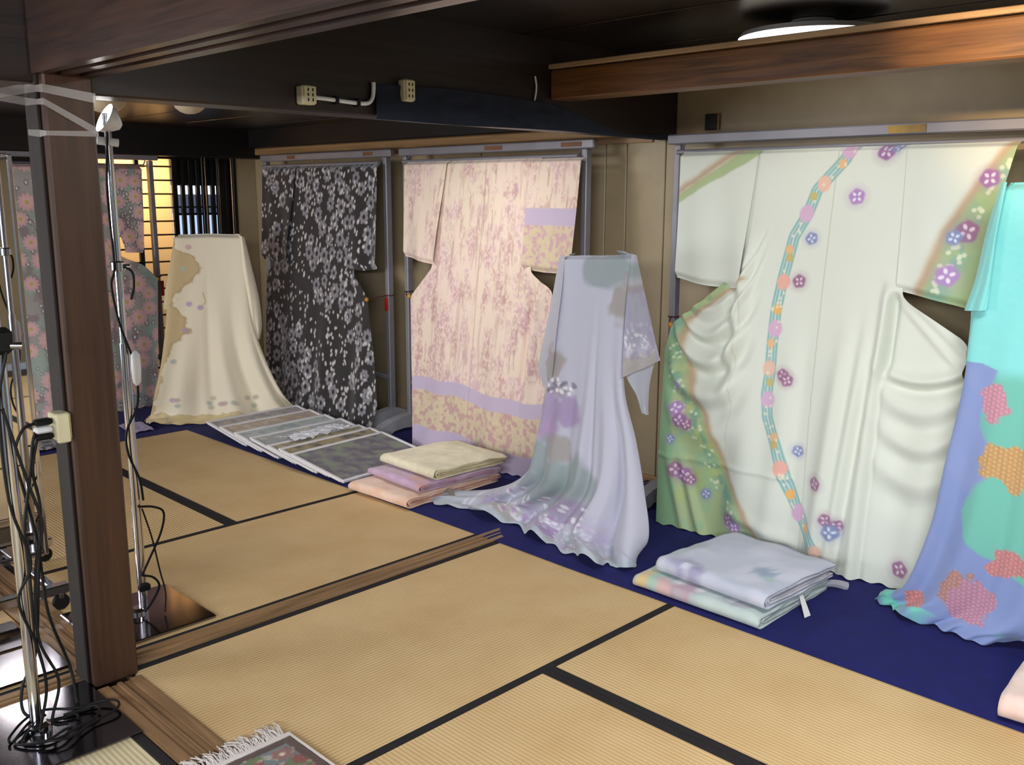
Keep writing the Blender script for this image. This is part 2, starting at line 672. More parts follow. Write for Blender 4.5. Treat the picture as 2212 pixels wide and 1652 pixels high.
# pillar
pil = thing('wooden_pillar', 'dark brown square wooden pillar standing on the crossing thresholds', 'pillar', (1.09, 2.895, 0))
B(1.022, 1.158, 2.818, 2.972, .0, 1.98, bev=.006).build('shaft', PILLAR, pil)
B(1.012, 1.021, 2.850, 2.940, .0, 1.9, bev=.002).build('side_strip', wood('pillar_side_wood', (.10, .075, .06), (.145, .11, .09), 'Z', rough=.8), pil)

# lintels and beams
def beam(n, x0, x1, y0, y1, z0, z1, mat, label, bev=.006):
    return tag(B(x0, x1, y0, y1, z0, z1, bev=bev).build('trim_%d' % n, mat), label, 'beam', kind='structure')


beam(5, 1.156, 4.03, 2.85, 2.985, 1.777, 2.15, DARK, 'deep dark lintel over the threshold with two wall sockets')
beam(6, -2.4, 1.018, 2.86, 2.985, 1.80, 2.15, DARK, 'dark lintel left of the pillar')
# grooved lintel from the pillar towards the front
w0, w1 = 1.005, 1.165
pts = [(w0, 2.02), (w0, 1.822), (w0 + .03, 1.822), (w0 + .03, 1.835), (w0 + .06, 1.835), (w0 + .06, 1.822), (w0 + .09, 1.822), (w0 + .09, 1.835),
       (w0 + .12, 1.835), (w0 + .12, 1.822), (w1, 1.822), (w1, 2.02)]
tag(MB().extrude(pts, 'Y', -1.6, 2.85).build('trim_7', DARKY), 'dark brown grooved lintel running from the pillar overhead', 'beam', kind='structure')
beam(8, .985, 1.19, -1.6, 2.85, 2.02, 2.15, DARKY, 'dark brown wall board above the grooved lintel', bev=.004)
beam(9, 3.10, 3.22, -1.6, 2.85, 1.898, 2.018, PINE, 'warm brown pine beam lit by a lamp')
beam(10, 3.085, 3.235, -1.6, 2.85, 2.022, 2.042, STRIP, 'pale wooden strip lying on the pine beam', bev=.003)
beam(11, 3.90, 4.03, 2.985, 6.9, 1.845, 1.99, BLACKW, 'black timber band along the top of the right wall')
beam(12, -2.4, 4.03, 6.70, 6.9, 1.77, 1.99, BLACKW, 'black timber band over the back window')
beam(13, 3.95, 4.03, 2.985, 6.9, 1.795, 1.845, PANELT, 'light wooden rail under the black timber band')

ceil = B(-2.4, 4.12, 2.985, 7.0, 1.99, 2.03).build('ceiling', CEIL)
tag(ceil, 'dark boarded ceiling', 'ceiling', kind='structure')
for k in range(12):
    x = 4.12 - k * .46
    B(x - .452, x - .008, 2.99, 7.0, 1.978, 1.99, bev=.002).build('ceiling_board', CEIL, ceil)
for k in range(9):
    x = 4.12 - k * .6
    B(x - .59, x - .01, -1.6, 2.85, 2.142, 2.155, bev=.002).build('ceiling_board', CEIL, ceil)
B(-2.4, 4.12, -1.6, 2.985, 2.155, 2.2).build('ceiling_deck', CEIL, ceil)

# right wall: sliding beige panels
wr = B(4.06, 4.14, -1.6, 7.0, 0, 2.45).build('wall_right', plain('wall_plaster', (.60, .52, .40), .7))
tag(wr, 'right wall of plain beige sliding panels', 'wall', kind='structure')
ys = [6.86, 6.02, 5.14, 4.26, 3.30, 3.16, 2.914, 1.05, .12, -.8, -1.6]
for a, b in zip(ys[1:], ys[:-1]):
    zt = 1.80 if a > 2.95 else 2.02
    B(4.03, 4.06, a + .003, b - .003, .02, zt, bev=.003).build('panel', PANEL, wr)
B(4.02, 4.06, 2.99, 6.86, 1.765, 1.80, bev=.003).build('top_rail', PANELT, wr)
B(4.03, 4.06, -1.6, 2.85, 2.022, 2.142, bev=.003).build('upper_panel', BLACKW, wr)
# small dark notch in the panel
nt_ = B(4.018, 4.034, 2.607, 2.684, 1.81, 1.885, bev=.003).build('recess', plain('notch_dark', (.10, .08, .07), .6), wr)
B(4.014, 4.02, 2.603, 2.610, 1.806, 1.889).build('recess_edge', PANELT, nt_)
tag(B(4.012, 4.03, -1.6, 6.86, .0, .03, bev=.003).build('baseboard_right', PANELT), 'low wooden rail at the foot of the right wall', 'baseboard', kind='structure')

wf = B(1.2, 4.14, -1.68, -1.6, 0, 2.2).build('wall_front', PANEL)
tag(wf, 'beige wall behind the photographer', 'wall', kind='structure')

wl_ = B(-2.48, -2.40, 2.98, 7.0, 0, 2.03).build('wall_left', PANEL)
tag(wl_, 'beige left wall of the back room', 'wall', kind='structure')
w2 = MB()  # unseen window added to house the side fill lamp; its paper glows
for z in (.40, 1.76): w2.box(-2.40, -2.36, 4.0, 6.0, z - .03, z + .03)
for y in (4.02, 5.98): w2.box(-2.40, -2.36, y - .03, y + .03, .43, 1.73)
w2o = w2.build('fill_window', BLACKW)
tag(w2o, 'added window with glowing paper behind the side fill lamp, left wall of the back room', 'window', kind='structure')
B(-2.392, -2.386, 4.05, 5.95, .43, 1.73).build('paper', emis('glowing_fill_paper', (.95, .96, 1.0), 1.2), w2o)
for k in range(7): B(-2.386, -2.376, 4.05, 5.95, .55 + .17 * k, .562 + .17 * k).build('lattice_bar', BLACKW, w2o)

# back wall with openings
wb = MB()
wb.box(-2.4, 2.70, 6.88, 6.98, 0, 2.03)
wb.box(3.88, 4.14, 6.88, 6.98, 0, 2.03)
wb.box(2.70, 3.88, 6.88, 6.98, 1.80, 2.03)
wbo = wb.build('wall_back', plain('back_wall_dark', (.16, .13, .11), .7))
tag(wbo, 'dark back wall around the window', 'wall', kind='structure')
pb = B(3.855, 4.03, 6.84, 6.87, 0, 1.79, bev=.003).build('panel', PANEL, wbo)

# back window: shoji leaf and barred leaf
win = MB()
win.box(2.70, 3.88, 6.865, 6.90, 1.755, 1.80)
win.box(2.70, 3.88, 6.865, 6.90, 0, .04)
wino = win.build('window_1', BLACKW)
tag(wino, 'back window with a papered lattice leaf and a dark barred leaf', 'window', kind='structure')
PAPER, nt, p = newmat('shoji_paper')
setp(p, Roughness=.9)
p.inputs['Base Color'].default_value = rgba((.93, .88, .78))
tr = nt.nodes.new('ShaderNodeBsdfTranslucent')
tr.inputs[0].default_value = rgba((.96, .90, .78))
mxs = nt.nodes.new('ShaderNodeMixShader')
mxs.inputs[0].default_value = .65
nt.links.new(p.outputs[0], mxs.inputs[1])
nt.links.new(tr.outputs[0], mxs.inputs[2])
nt.links.new(mxs.outputs[0], nt.nodes['Material Output'].inputs[0])
B(2.72, 3.345, 6.892, 6.896, .04, 1.755).build('paper', PAPER, wino)
LATT = wood('lattice_wood', (.30, .21, .14), (.42, .30, .2), 'X', rough=.5)
for k in range(17):
    z = 1.70 - k * .099
    B(2.72, 3.345, 6.878, 6.892, z - .006, z + .006).build('lattice_bar', LATT, wino)
for x in (2.90, 3.20):
    B(x - .002, x + .002, 6.882, 6.892, .04, 1.755).build('lattice_bar', LATT, wino)
GLOSSB = plain('black_lacquer', (.035, .03, .03), rough=.18, var=.05)
for x, w in ((3.075, .032), (3.355, .036), (3.58, .014), (3.70, .010), (3.845, .03)):
    B(x - w / 2, x + w / 2, 6.835, 6.865, 0, 1.79, bev=.003).build('stile', GLOSSB, wino)
BRASS = plain('brass_rod', (.42, .32, .24), rough=.22, metal=1.0)
MB().tube([(3.605, 6.845, .02), (3.605, 6.845, 1.78)], .007).build('rod', BRASS, wino, True)
MB().tube([(3.715, 6.845, .02), (3.715, 6.845, 1.78)], .004).build('rod', BRASS, wino, True)
MB().tube([(3.822, 6.845, .02), (3.822, 6.845, 1.78)], .009).build('rod', BRASS, wino, True)
# barred leaf with daylit panes behind the bars
for k in range(8):
    x = 3.377 + k * .0605
    B(x - .015, x + .015, 6.872, 6.900, .6, 1.755, bev=.002).build('bar', BLACKW, wino)
B(3.37, 3.80, 6.900, 6.915, 1.565, 1.755).build('head_panel', BLACKW, wino)
B(3.37, 3.80, 6.898, 6.912, 1.345, 1.362).build('cross_bar', BLACKW, wino)
B(3.37, 3.80, 6.898, 6.912, 1.40, 1.412).build('cross_bar', BLACKW, wino)
B(3.735, 3.86, 6.880, 6.915, 0, 1.755, bev=.002).build('dark_panel', BLACKW, wino)
B(3.37, 3.74, 6.93, 6.935, 1.50, 1.565).build('pane', emis('daylit_pane_bright', (.93, .95, 1.0), 1.5), wino)
B(3.37, 3.74, 6.93, 6.935, 1.36, 1.50).build('pane', emis('daylit_pane_dim', (.42, .46, .56), .55), wino)
B(3.37, 3.74, 6.93, 6.935, .60, 1.36).build('pane', emis('daylit_pane', (.78, .87, 1.0), 1.0), wino)
# warm lamp behind the paper
d = bpy.data.lights.new('lamp_behind_paper', 'AREA'); d.shape = 'DISK'; d.size = .25; d.energy = 26; d.color = (1.0, .70, .40)
o = bpy.data.objects.new('lamp_behind_paper', d); link(o); o.location = (3.0, 7.25, 1.78)
o.rotation_euler = (Vector((3.05, 6.89, 1.35)) - Vector(o.location)).to_track_quat('-Z', 'Y').to_euler()

# ================================================================== blue floor cloth
def floor_cloth(name, label, x0, x1, y0, y1):
    nx, ny = int((x1 - x0) / .03), int((y1 - y0) / .03)
    X, Y = np.meshgrid(np.linspace(x0, x1, nx), np.linspace(y0, y1, ny))
    Z = .0045 + .004 * fbm(X * 5, Y * 5, 3) ** 2
    edge = np.minimum(np.minimum(X - x0, x1 - X), np.minimum(Y - y0, y1 - Y))
    Z = np.where(edge < .01, .0025, Z)
    X = X + np.where(X < x0 + .02, .008 * (vnoise(Y * 2.5, Y * 0, 4) - .5), 0)
    o = grid_obj(name, np.stack([X, Y, Z], -1)[::-1], BLUE, None, None)
    return tag(o, label, 'floor cloth')


floor_cloth('floor_cloth', 'deep blue cloth strip laid along the right wall under the hanging kimonos', 2.787, 4.01, -1.2, 5.73)
floor_cloth('floor_cloth', 'deep blue cloth strip along the back wall under the pink daisy kimono', -.6, 4.01, 5.735, 6.83)

# ================================================================== racks
def foot_mesh(l0=-.30, l1=.17):
    m = MB()
    prof = [(l0, .0), (l0, .030), (l0 + .05, .060), (l0 + .13, .088), (l0 + .21, .103), (-.03, .112), (.03, .112), (.09, .09), (l1, .05), (l1, 0),
            (.06, 0), (.04, .02), (-.08, .028), (-.16, .02), (-.20, 0)]
    return m, prof


def make_rack(label, loc, width, rz, group, two_feet=True):
    """local: posts along +Y from 0 to width, front towards -X"""
    r = thing('display_rack', label, 'rack', loc, 0, group)
    for y in (0, width):
        p_ = B(-.022, .022, y - .017, y + .017, .04, 1.735, bev=.004).build('post', GREY, r, False, False)
        mf, prof = foot_mesh()
        n = len(prof)
        mf.extrude(prof, 'Y', y - .035, y + .035)
        mf.build('foot', GREYP, r, False, False)
    B(-.02, .02, -.06, width + .06, 1.737, 1.783, bev=.006).build('top_rail', GREY, r, False, False)
    B(-.015, .015, .018, width - .018, .30, .33, bev=.004).build('cross_bar', GREY, r, False, False)
    MB().tube([(-.045, .02, 1.70), (-.045, width - .02, 1.70)], .011).build('hanging_rod', GREY, r, True, False)
    for y in (.03, width - .03):
        MB().tube([(-.045, y, 1.70), (-.02, y, 1.715), (0, y, 1.74)], .005, 6).build('rod_hook', GREY, r, True, False)
    r.rotation_euler = (0, 0, rz)
    return r


G3 = 'grey metal racks holding the hanging kimonos'
rackA = make_rack('grey metal rack behind the black flowered kimono', (3.845, 4.935, 0), 1.43, 0, G3)
rackB = make_rack('grey metal rack holding the pink tree-print kimono', (3.845, 3.275, 0), 1.46, 0, G3)
rackC = make_rack('grey metal rack holding the large white and green kimono', (3.835, 1.14, 0), 1.555, 0, G3)
rackD = make_rack('grey metal rack at the back wall holding the pink daisy kimono', (1.62, 6.77, 0), 1.52, -math.pi / 2, G3)
LABELP = plain('rail_sticker', (.62, .50, .24), rough=.5, var=.25)
BRN = plain('rail_sticker_brown', (.45, .30, .20), rough=.6, var=.1)
B(-.0225, -.019, .40, .55, 1.745, 1.775).build('sticker', LABELP, rackC, False, False)
for y in (.12, 1.02):
    B(-.0225, -.019, y, y + .10, 1.748, 1.772).build('sticker', BRN, rackA, False, False)
for y in (.02, .60):
    B(-.0225, -.019, y, y + .14, 1.748, 1.772).build('sticker', BRN, rackB, False, False)


def tie(label, post, clip, red=False):
    """maroon cord tied round a post with a gold clip on the cloth"""
    t = thing('tie_cord', label, 'cord', tuple(clip), 0, 'cords tying the kimonos to the posts')
    px, py, pz = post
    ring = [(px + .027 * math.cos(a), py + .023 * math.sin(a), pz) for a in np.linspace(0, 2 * math.pi, 15)]
    MB().tube(ring, .004, 6).build('loop', MAROON, t, True)
    MB().tube(smoothpath([(px - .024, py, pz), ((px + clip[0]) / 2 - .02, (py + clip[1]) / 2, pz - .008), clip], 5), .0035, 6).build('cord', MAROON, t, True)
    MB().lathe([(.002, -.016), (.011, -.010), (.014, 0), (.010, .010), (.003, .015)], clip, 10).build('clip', GOLD, t, True)
    if red:
        B(px - .034, px - .030, py - .022, py + .012, pz - .10, pz - .015, bev=.001).build('tag', REDT, t)
    return t


tie('maroon and gold cord tying the black kimono, with a red tag', (3.845, 4.935, .86), (3.66, 4.935, .845), True)
tie('maroon and gold cord tying the pink tree kimono to its left post', (3.845, 4.735, .90), (3.655, 4.50, .90))
tie('maroon and gold cord tying the white and green kimono to its left post', (3.835, 2.695, .925), (3.63, 2.565, .915))
t_ = tie('cord with a red tag on the back rack post', (3.14, 6.77, .91), (3.08, 6.63, .905))
B(3.150, 3.172, 6.735, 6.74, .77, .88, bev=.001).build('tag', REDT, t_)

# ================================================================== hanging kimonos
def interp(tab, z):
    t = np.array(sorted(tab))
    return np.interp(z, t[:, 0], t[:, 1])


def sm(x, e0, e1):
    t = np.clip((x - e0) / (e1 - e0), 0, 1)
    return t * t * (3 - 2 * t)


def hung(name, label, frame, Ltab, Rtab, ztop, zhem, sleeves, dispf, printf, mat, res=.005, loc=(0, 0, 0)):
    """frame(a, b, n) -> world; a across to the viewer's right, b height, n towards the viewer"""
    root = thing(name, label, 'kimono', loc, 0, 'hanging kimonos')
    nv = int((ztop - zhem) / res)
    v = np.linspace(0, 1, nv)
    zz = ztop + (zhem - ztop) * v
    wmax = max(r[1] for r in Rtab) - min(l[1] for l in Ltab)
    nu = int(wmax / res)
    u = np.linspace(0, 1, nu)
    Lz, Rz = interp(Ltab, zz), interp(Rtab, zz)
    k = 9
    ker = np.ones(k) / k
    Lz = np.convolve(np.pad(Lz, k // 2, mode='edge'), ker, 'valid')
    Rz = np.convolve(np.pad(Rz, k // 2, mode='edge'), ker, 'valid')
    A = Lz[:, None] + (Rz - Lz)[:, None] * u[None]
    Bz = np.repeat(zz[:, None], nu, 1)
    n = dispf(A, Bz) + .012
    # small hem waviness
    Bz2 = Bz + np.where(v[:, None] > .985, .004 * np.sin(A * 90), 0)
    # top folds back over the rod
    n = n - .03 * (1 - sm(ztop - Bz, 0, .02))
    body = grid_obj('body', frame(A, Bz2, n), mat, root, printf(A, Bz, 0))
    for s, (tl, tr, bl, br, sag) in enumerate(sleeves):
        ns, ms = int(.42 / res), int(.62 / res)
        V, U = np.meshgrid(np.linspace(0, 1, ms), np.linspace(0, 1, ns), indexing='ij')
        zt, zb = tl[1], bl[1] + (br[1] - bl[1]) * U - sag * np.sin(math.pi * U)
        a_ = (tl[0] + (bl[0] - tl[0]) * V) * (1 - U) + (tr[0] + (br[0] - tr[0]) * V) * U
        b_ = zt + (zb - zt) * V
        nn = .024 + .010 * np.sin(a_ * 17 + s) * V + .008 * np.sin(a_ * 31 + b_ * 6) * V + .012 * V
        nn = nn - .03 * (1 - sm(zt - b_, 0, .02))
        nn = nn - .02 * sm(V, .94, 1.0)
        grid_obj('sleeve', frame(a_, b_, nn), mat, root, printf(a_, b_, s + 1))
    return root


def right_frame(Xt, Xb):
    def f(a, b, n):
        x = Xb + (Xt - Xb) * b / 1.66
        return np.stack([x - n, -a, b], -1)
    return f


def back_frame(Yt, Yb):
    def f(a, b, n):
        y = Yb + (Yt - Yb) * b / 1.66
        return np.stack([a, y - n, b], -1)
    return f


def ridge(x, w):
    return np.exp(-(x / w) ** 2)


def pleats(a, b, seed, amp, freq=9.0, top=1.1):
    ph = seed * 1.7
    r = sm(top - b, 0, 1.0)
    return amp * r * (.6 * np.sin(a * freq * 2 + ph + .8 * b) + .4 * np.sin(a * freq * 3.7 + ph * 2 - 1.1 * b) + .3 * np.sin(a * freq * .9 + ph * 3 + .5 * b))


# ---- black flowered
def black_print(A, Bz, part):
    P = Print(A, Bz, (.185, .165, .17))
    P.mix(.5 * (fbm(P.a * 60, P.b * 60, 5) > .55), (.155, .14, .145))
    r = np.random.default_rng(21 + part)
    amin, amax = A.min(), A.max()
    # flowers lie in diagonal drifts
    pts = []
    frac = (amax - amin) / 1.35
    for k in range(3000):
        a0, b0 = r.uniform(amin - .03, amax + .03), r.uniform(-.02, 1.7)
        dr = vnoise(np.array([(a0 + b0 * .75) * 5.5]), np.array([(b0 - a0 * .5) * 2.2]), 8)[0]
        if dr < .36: continue
        if any((a0 - q[0]) ** 2 + (b0 - q[1]) ** 2 < .086 ** 2 for q in pts): continue
        pts.append((a0, b0))
    for a0, b0 in pts:
        rr = r.uniform(.044, .060)
        P.daisy(a0, b0, rr, (.53, .51, .535), (.16, .145, .15), 7, 1, .30, r.uniform(0, 6), .85)
    for k in range(int(900 * frac)):
        a0, b0 = r.uniform(amin, amax), r.uniform(0, 1.7)
        s = r.uniform(.006, .0105)
        P.blob(a0, b0, s, s * r.uniform(1.2, 1.9), (.80, .78, .77), .95, .4, r.uniform(-.5, .2))
    return P.out()


hung('flowered_kimono', 'black kimono with grey flowers and white dots hung on a rack', right_frame(3.78, 3.57),
     [(1.70, -5.93), (1.06, -5.91), (1.0, -6.08), (.94, -6.15), (.3, -6.08), (0, -6.0)],
     [(1.70, -5.14), (1.03, -5.10), (.99, -5.10), (.89, -4.973), (.836, -4.925), (.18, -4.75), (0, -4.82)], 1.695, .012,
     [((-6.29, 1.695), (-5.85, 1.695), (-6.18, 1.045), (-5.86, 1.02), .01), ((-5.21, 1.69), (-4.925, 1.69), (-5.14, 1.03), (-4.84, 1.045), .012)],
     lambda a, b: pleats(a, b, 3, .016, 8), black_print, KCLOTH, .0048, (3.6, 5.5, 0))


# ---- pink tree
def pink_print(A, Bz, part):
    P = Print(A, Bz, (.875, .81, .725))
    a, b = P.a, P.b
    tint = fbm(a * 3, b * 2, 3)
    P.mix(.6 * np.clip(tint * 1.6 - .3, 0, 1), (.93, .82, .78))
    fine = fbm(a * 95, b * 70, 14, 2)
    low = sm(1.45 - b, 0, .9)
    for sd, cc, al in ((12, (.76, .58, .59), .75), (33, (.80, .65, .70), .65), (57, (.74, .60, .58), .55)):
        fol = fbm(a * 19 + sd, b * 8.5, sd, 4)
        w = np.clip((fol - .56 + .07 * low) * 6, 0, 1) * np.clip((fine - .36) * 4, .1, 1)
        P.mix(al * w, cc)
    stem = fbm(a * 60, b * 5, 91, 2)
    P.mix(.35 * np.clip((stem - .66) * 8, 0, 1), (.72, .58, .54))
    r = np.random.default_rng(4 + part)
    for k in range(46 if part == 0 else 16):
        a0, b0 = r.uniform(A.min(), A.max()), r.uniform(.5, 1.68)
        h = r.uniform(.06, .15)
        j = r.uniform(-.012, .012)
        P.ribbon([(a0, b0), (a0 + j, b0 + h * .5), (a0 + j * .3, b0 + h)], .0024, (.64, .52, .47), .6, .9)
        P.ribbon([(a0 + j, b0 + h * .5), (a0 + j + r.choice((-1, 1)) * .022, b0 + h * .95)], .0020, (.64, .52, .47), .5, .9)
    LV, TAN = (.745, .68, .765), (.80, .735, .60)
    if part == 0:
        wv = .018 * np.sin(a * 6.0 + 1.2) + .008 * np.sin(a * 17)
        mid = sm(b - .135 - wv, -.004, .004) * (1 - sm(b - .345 - wv, -.004, .004))
        P.mix(.75 * mid, TAN)
        P.mix(.6 * mid * np.clip((fbm(a * 45, b * 45, 51, 3) - .48) * 8, 0, 1), (.72, .52, .56))
        up = sm(b - .345 - wv, -.004, .004) * (1 - sm(b - .425 - wv, -.004, .004))
        P.mix(up, LV)
        P.mix(1 - sm(b - .135 - wv, -.004, .004), (.735, .67, .76))
    if part == 2:
        up = sm(b - 1.347, -.003, .003) * (1 - sm(b - 1.435, -.003, .003))
        lo = 1 - sm(b - 1.347, -.003, .003)
        P.mix(.8 * lo, TAN)
        P.mix(.6 * lo * np.clip((fbm(a * 50, b * 50, 52, 3) - .52) * 8, 0, 1), (.76, .55, .68))
        P.mix(up, LV)
    if part == 0:
        P.ribbon([(-3.92, 1.69), (-3.91, 1.2), (-3.90, .0)], .003, (.66, .52, .50), .5, 1.0)
        P.ribbon([(-4.25, 1.5), (-4.27, .9)], .003, (.66, .52, .50), .4, 1.0)
    return P.out()


def pink_disp(a, b):
    n = pleats(a, b, 1, .014, 7)
    n += .028 * ridge(a + 3.44 - (b - .7) * .05, .035) * sm(1.1 - b, 0, .15) * sm(b, .3, .6)
    n -= .03 * ridge(a + 3.50 - (b - .7) * .03, .02) * sm(1.1 - b, 0, .15) * sm(b, .3, .6)
    n += .02 * sm(.35 - b, 0, .35) * np.sin(a * 12 + 2)
    return n


hung('tree_print_kimono', 'cream and pink tree-print kimono with lavender bands hung on a rack', right_frame(3.76, 3.55),
     [(1.70, -4.30), (1.12, -4.31), (1.08, -4.31), (.90, -4.484), (.4, -4.40), (0, -4.36)],
     [(1.70, -3.53), (1.11, -3.51), (1.09, -3.50), (1.02, -3.347), (.8, -3.29), (.4, -3.34), (0, -3.36)], 1.695, .012,
     [((-4.63, 1.695), (-4.24, 1.69), (-4.567, 1.135), (-4.275, 1.098), .0), ((-3.59, 1.69), (-3.222, 1.675), (-3.56, 1.110), (-3.205, 1.108), .004)],
     pink_disp, pink_print, KCLOTH, .005, (3.6, 3.9, 0))


# ---- white and green
GC_L = [(1.69, -2.05), (1.15, -2.20), (1.05, -2.335), (.95, -2.465), (.88, -2.478), (.80, -2.45), (.70, -2.41), (.55, -2.33), (.38, -2.22), (.20, -2.10), (.06, -1.99), (0, -1.94)]
GC_R = [(1.70, -1.185), (1.687, -1.197), (1.542, -1.286), (1.373, -1.377), (1.20, -1.425), (1.10, -1.465)]
RIB = [(-1.785, 1.70), (-1.814, 1.644), (-1.917, 1.526), (-1.944, 1.432), (-1.993, 1.337), (-2.021, 1.163), (-2.034, 1.026), (-2.032, .89), (-2.024, .774),
       (-2.027, .675), (-2.009, .579), (-1.954, .47), (-1.903, .343), (-1.845, .238), (-1.768, .139), (-1.705, .05)]
GRN, GRN2, BRW, LEAF = (.68, .745, .56), (.52, .68, .54), (.73, .63, .52), (.48, .64, .56)


def bloom(P, a0, b0, r, kind, seed=0):
    dk, lt = {'p': ((.60, .42, .62), (.90, .84, .90)), 'b': ((.53, .56, .72), (.86, .89, .94)), 'm': ((.60, .42, .54), (.90, .82, .86)), 'v': ((.68, .53, .75), (.93, .89, .95))}[kind]
    P.blob(a0, b0, r * 1.35, r * 1.3, dk, .28, 1.0)
    P.blob(a0, b0, r, r * .95, dk, .95, .25, lobes=-5, seed=seed)
    for k in range(4):
        an = seed + k * 1.57
        P.blob(a0 + r * .46 * math.cos(an), b0 + r * .46 * math.sin(an), r * .26, r * .17, lt, .95, .5, an)


def green_print(A, Bz, part):
    P = Print(A, Bz, (.855, .87, .825))
    a, b = P.a, P.b
    nz = fbm(a * 22, b * 22, 9, 3)
    wob = (fbm(a * 14, b * 14, 2) - .5) * .02
    if part in (0,):
        ac = interp(GC_L, b) + wob
        lf = (1 - sm(a - ac, -.006, .006)) * (1 - sm(b, 1.15, 1.17))
        P.mix(lf, GRN)
        P.mix(lf * np.clip((nz - .5) * 6, 0, 1) * .7, (.60, .74, .60))
        P.mix(lf * np.clip((fbm(a * 9, b * 9, 71) - .5) * 6, 0, 1) * sm(.8 - b, 0, .2) * .6, (.70, .76, .44))
        P.mix(lf * (ridge(a - ac + .06, .035)) * np.clip((fbm(a * 30, b * 30, 40) - .42) * 6, 0, 1) * .85, LEAF)
        edge = -2.56 + .05 * (1 - b)
        P.mix(lf * (1 - sm(a - edge - .045 - .07 * sm(.6 - b, 0, .6), -.01, .01)) * sm(.9 - b, 0, .1), (.55, .70, .54))
        P.mix(ridge(a - ac, .024) ** 2 * .95 * (1 - sm(b, 1.15, 1.17)), BRW)
        r = np.random.default_rng(3)
        for k in range(60):
            b0 = r.uniform(.08, .9); a0 = interp(GC_L, b0) - r.uniform(.03, .13)
            P.blob(a0, b0, .008, .007, (.86, .88, .76), .8, .5)
        for a0, b0, s, kd in ((-2.462, .55, .032, 'v'), (-2.435, .50, .032, 'p'), (-2.40, .485, .026, 'm'), (-2.43, .275, .035, 'm'), (-2.385, .255, .035, 'p'), (-2.35, .24, .024, 'm'),
                              (-2.13, .11, .030, 'p'), (-2.095, .085, .028, 'v'), (-2.462, .654, .022, 'b'), (-2.477, .406, .022, 'b'), (-2.27, .19, .024, 'b')):
            bloom(P, a0, b0, s, kd, a0 * 40)
    if part == 1:
        b1, b2 = 1.69 + .61 * (a + 2.33), 1.69 + .539 * (a + 2.17)
        g = sm(b - b2 - wob, -.006, .006) * (1 - sm(b - b1 + .03, -.006, .006))
        P.mix(g, GRN)
        P.mix(ridge(b - b1 + .012 + wob, .028) ** 2 * .9, BRW)
    if part == 2:
        ac = interp(GC_R, b) + wob * .6
        rt = sm(a - ac, -.006, .006)
        P.mix(rt, (.64, .72, .53))
        P.mix(ridge(a - ac, .030) ** 2 * .95, BRW)
        P.mix(rt * ridge(a - ac - .075, .045) * np.clip((fbm(a * 16, b * 16, 44) - .40) * 6, 0, 1) * .9, (.52, .68, .60))
        r = np.random.default_rng(8)
        for k in range(46):
            b0 = r.uniform(1.1, 1.68); a0 = interp(GC_R, b0) + r.uniform(.03, .10)
            P.blob(a0, b0, .009, .008, (.87, .88, .76), .85, .5)
        for a0, b0, s, kd in ((-1.250, 1.566, .034, 'p'), (-1.303, 1.375, .042, 'm'), (-1.345, 1.352, .028, 'b'), (-1.349, 1.213, .040, 'v')):
            bloom(P, a0, b0, s, kd, a0 * 37)
    if part == 0:
        P.ribbon(RIB, .024, (.82, .86, .84), .9, .3)
        for sft in (-.021, -.008, .008, .021):
            P.ribbon(RIB, .0048, (.50, .69, .68), .85, .8, sft)
        RR = np.array(RIB)
        seg = np.concatenate([[0], np.cumsum(np.hypot(*np.diff(RR, axis=0).T))])
        def at(t): return np.interp(t, seg, RR[:, 0]), np.interp(t, seg, RR[:, 1])
        tt = .02
        cyc = [((.84, .68, .80), .036), ((.90, .72, .54), .020), (None, .05), ((.91, .74, .66), .033), ((.78, .72, .45), .018), (None, .03), ((.84, .69, .80), .036), (None, .07), ((.91, .72, .52), .020),
               ((.80, .70, .44), .018), (None, .05), ((.92, .68, .62), .034), (None, .04), ((.93, .70, .40), .022), (None, .03)]
        k = 0
        while tt < seg[-1] - .01:
            c, s = cyc[k % len(cyc)]
            if c is not None:
                x, y = at(tt)
                P.blob(x + .006 * ((k % 2) * 2 - 1), y, s * .88, s, c, .95, .25)
            tt += s * 1.75 if c is not None else s * 1.4
            k += 1
        r = np.random.default_rng(5)
        for q in range(50):
            x, y = at(r.uniform(0, seg[-1]))
            P.blob(x + r.uniform(-.02, .02), y, .006, .006, (.90, .88, .78), .9, .5)
        for a0, b0, s, kd in ((-1.649, 1.672, .034, 'p'), (-1.61, 1.69, .022, 'b'), (-1.745, 1.499, .032, 'v'), (-1.915, 1.33, .026, 'b'), (-1.946, 1.154, .028, 'm'), (-1.962, .765, .026, 'm'), (-1.94, .745, .026, 'm'),
                              (-1.862, .458, .024, 'b'), (-1.757, .348, .028, 'm'), (-1.69, .215, .026, 'm'), (-1.645, .20, .024, 'm'), (-1.666, .17, .034, 'b'), (-1.38, .092, .032, 'm')):
            bloom(P, a0, b0, s, kd, a0 * 31)
        # seams
        P.ribbon([(-1.845, 1.70), (-1.84, 1.2), (-1.83, .6), (-1.80, .02)], .0022, (.70, .69, .60), .55, 1.0)
        P.ribbon([(-2.19, 1.1), (-2.20, .4), (-2.18, .15)], .002, (.72, .71, .62), .4, 1.0)
    return P.out()


def ucurve(a, b, a0, b0, c):
    """signed distance (in b) to an upward-opening parabola"""
    return b - (b0 + c * (a - a0) ** 2)


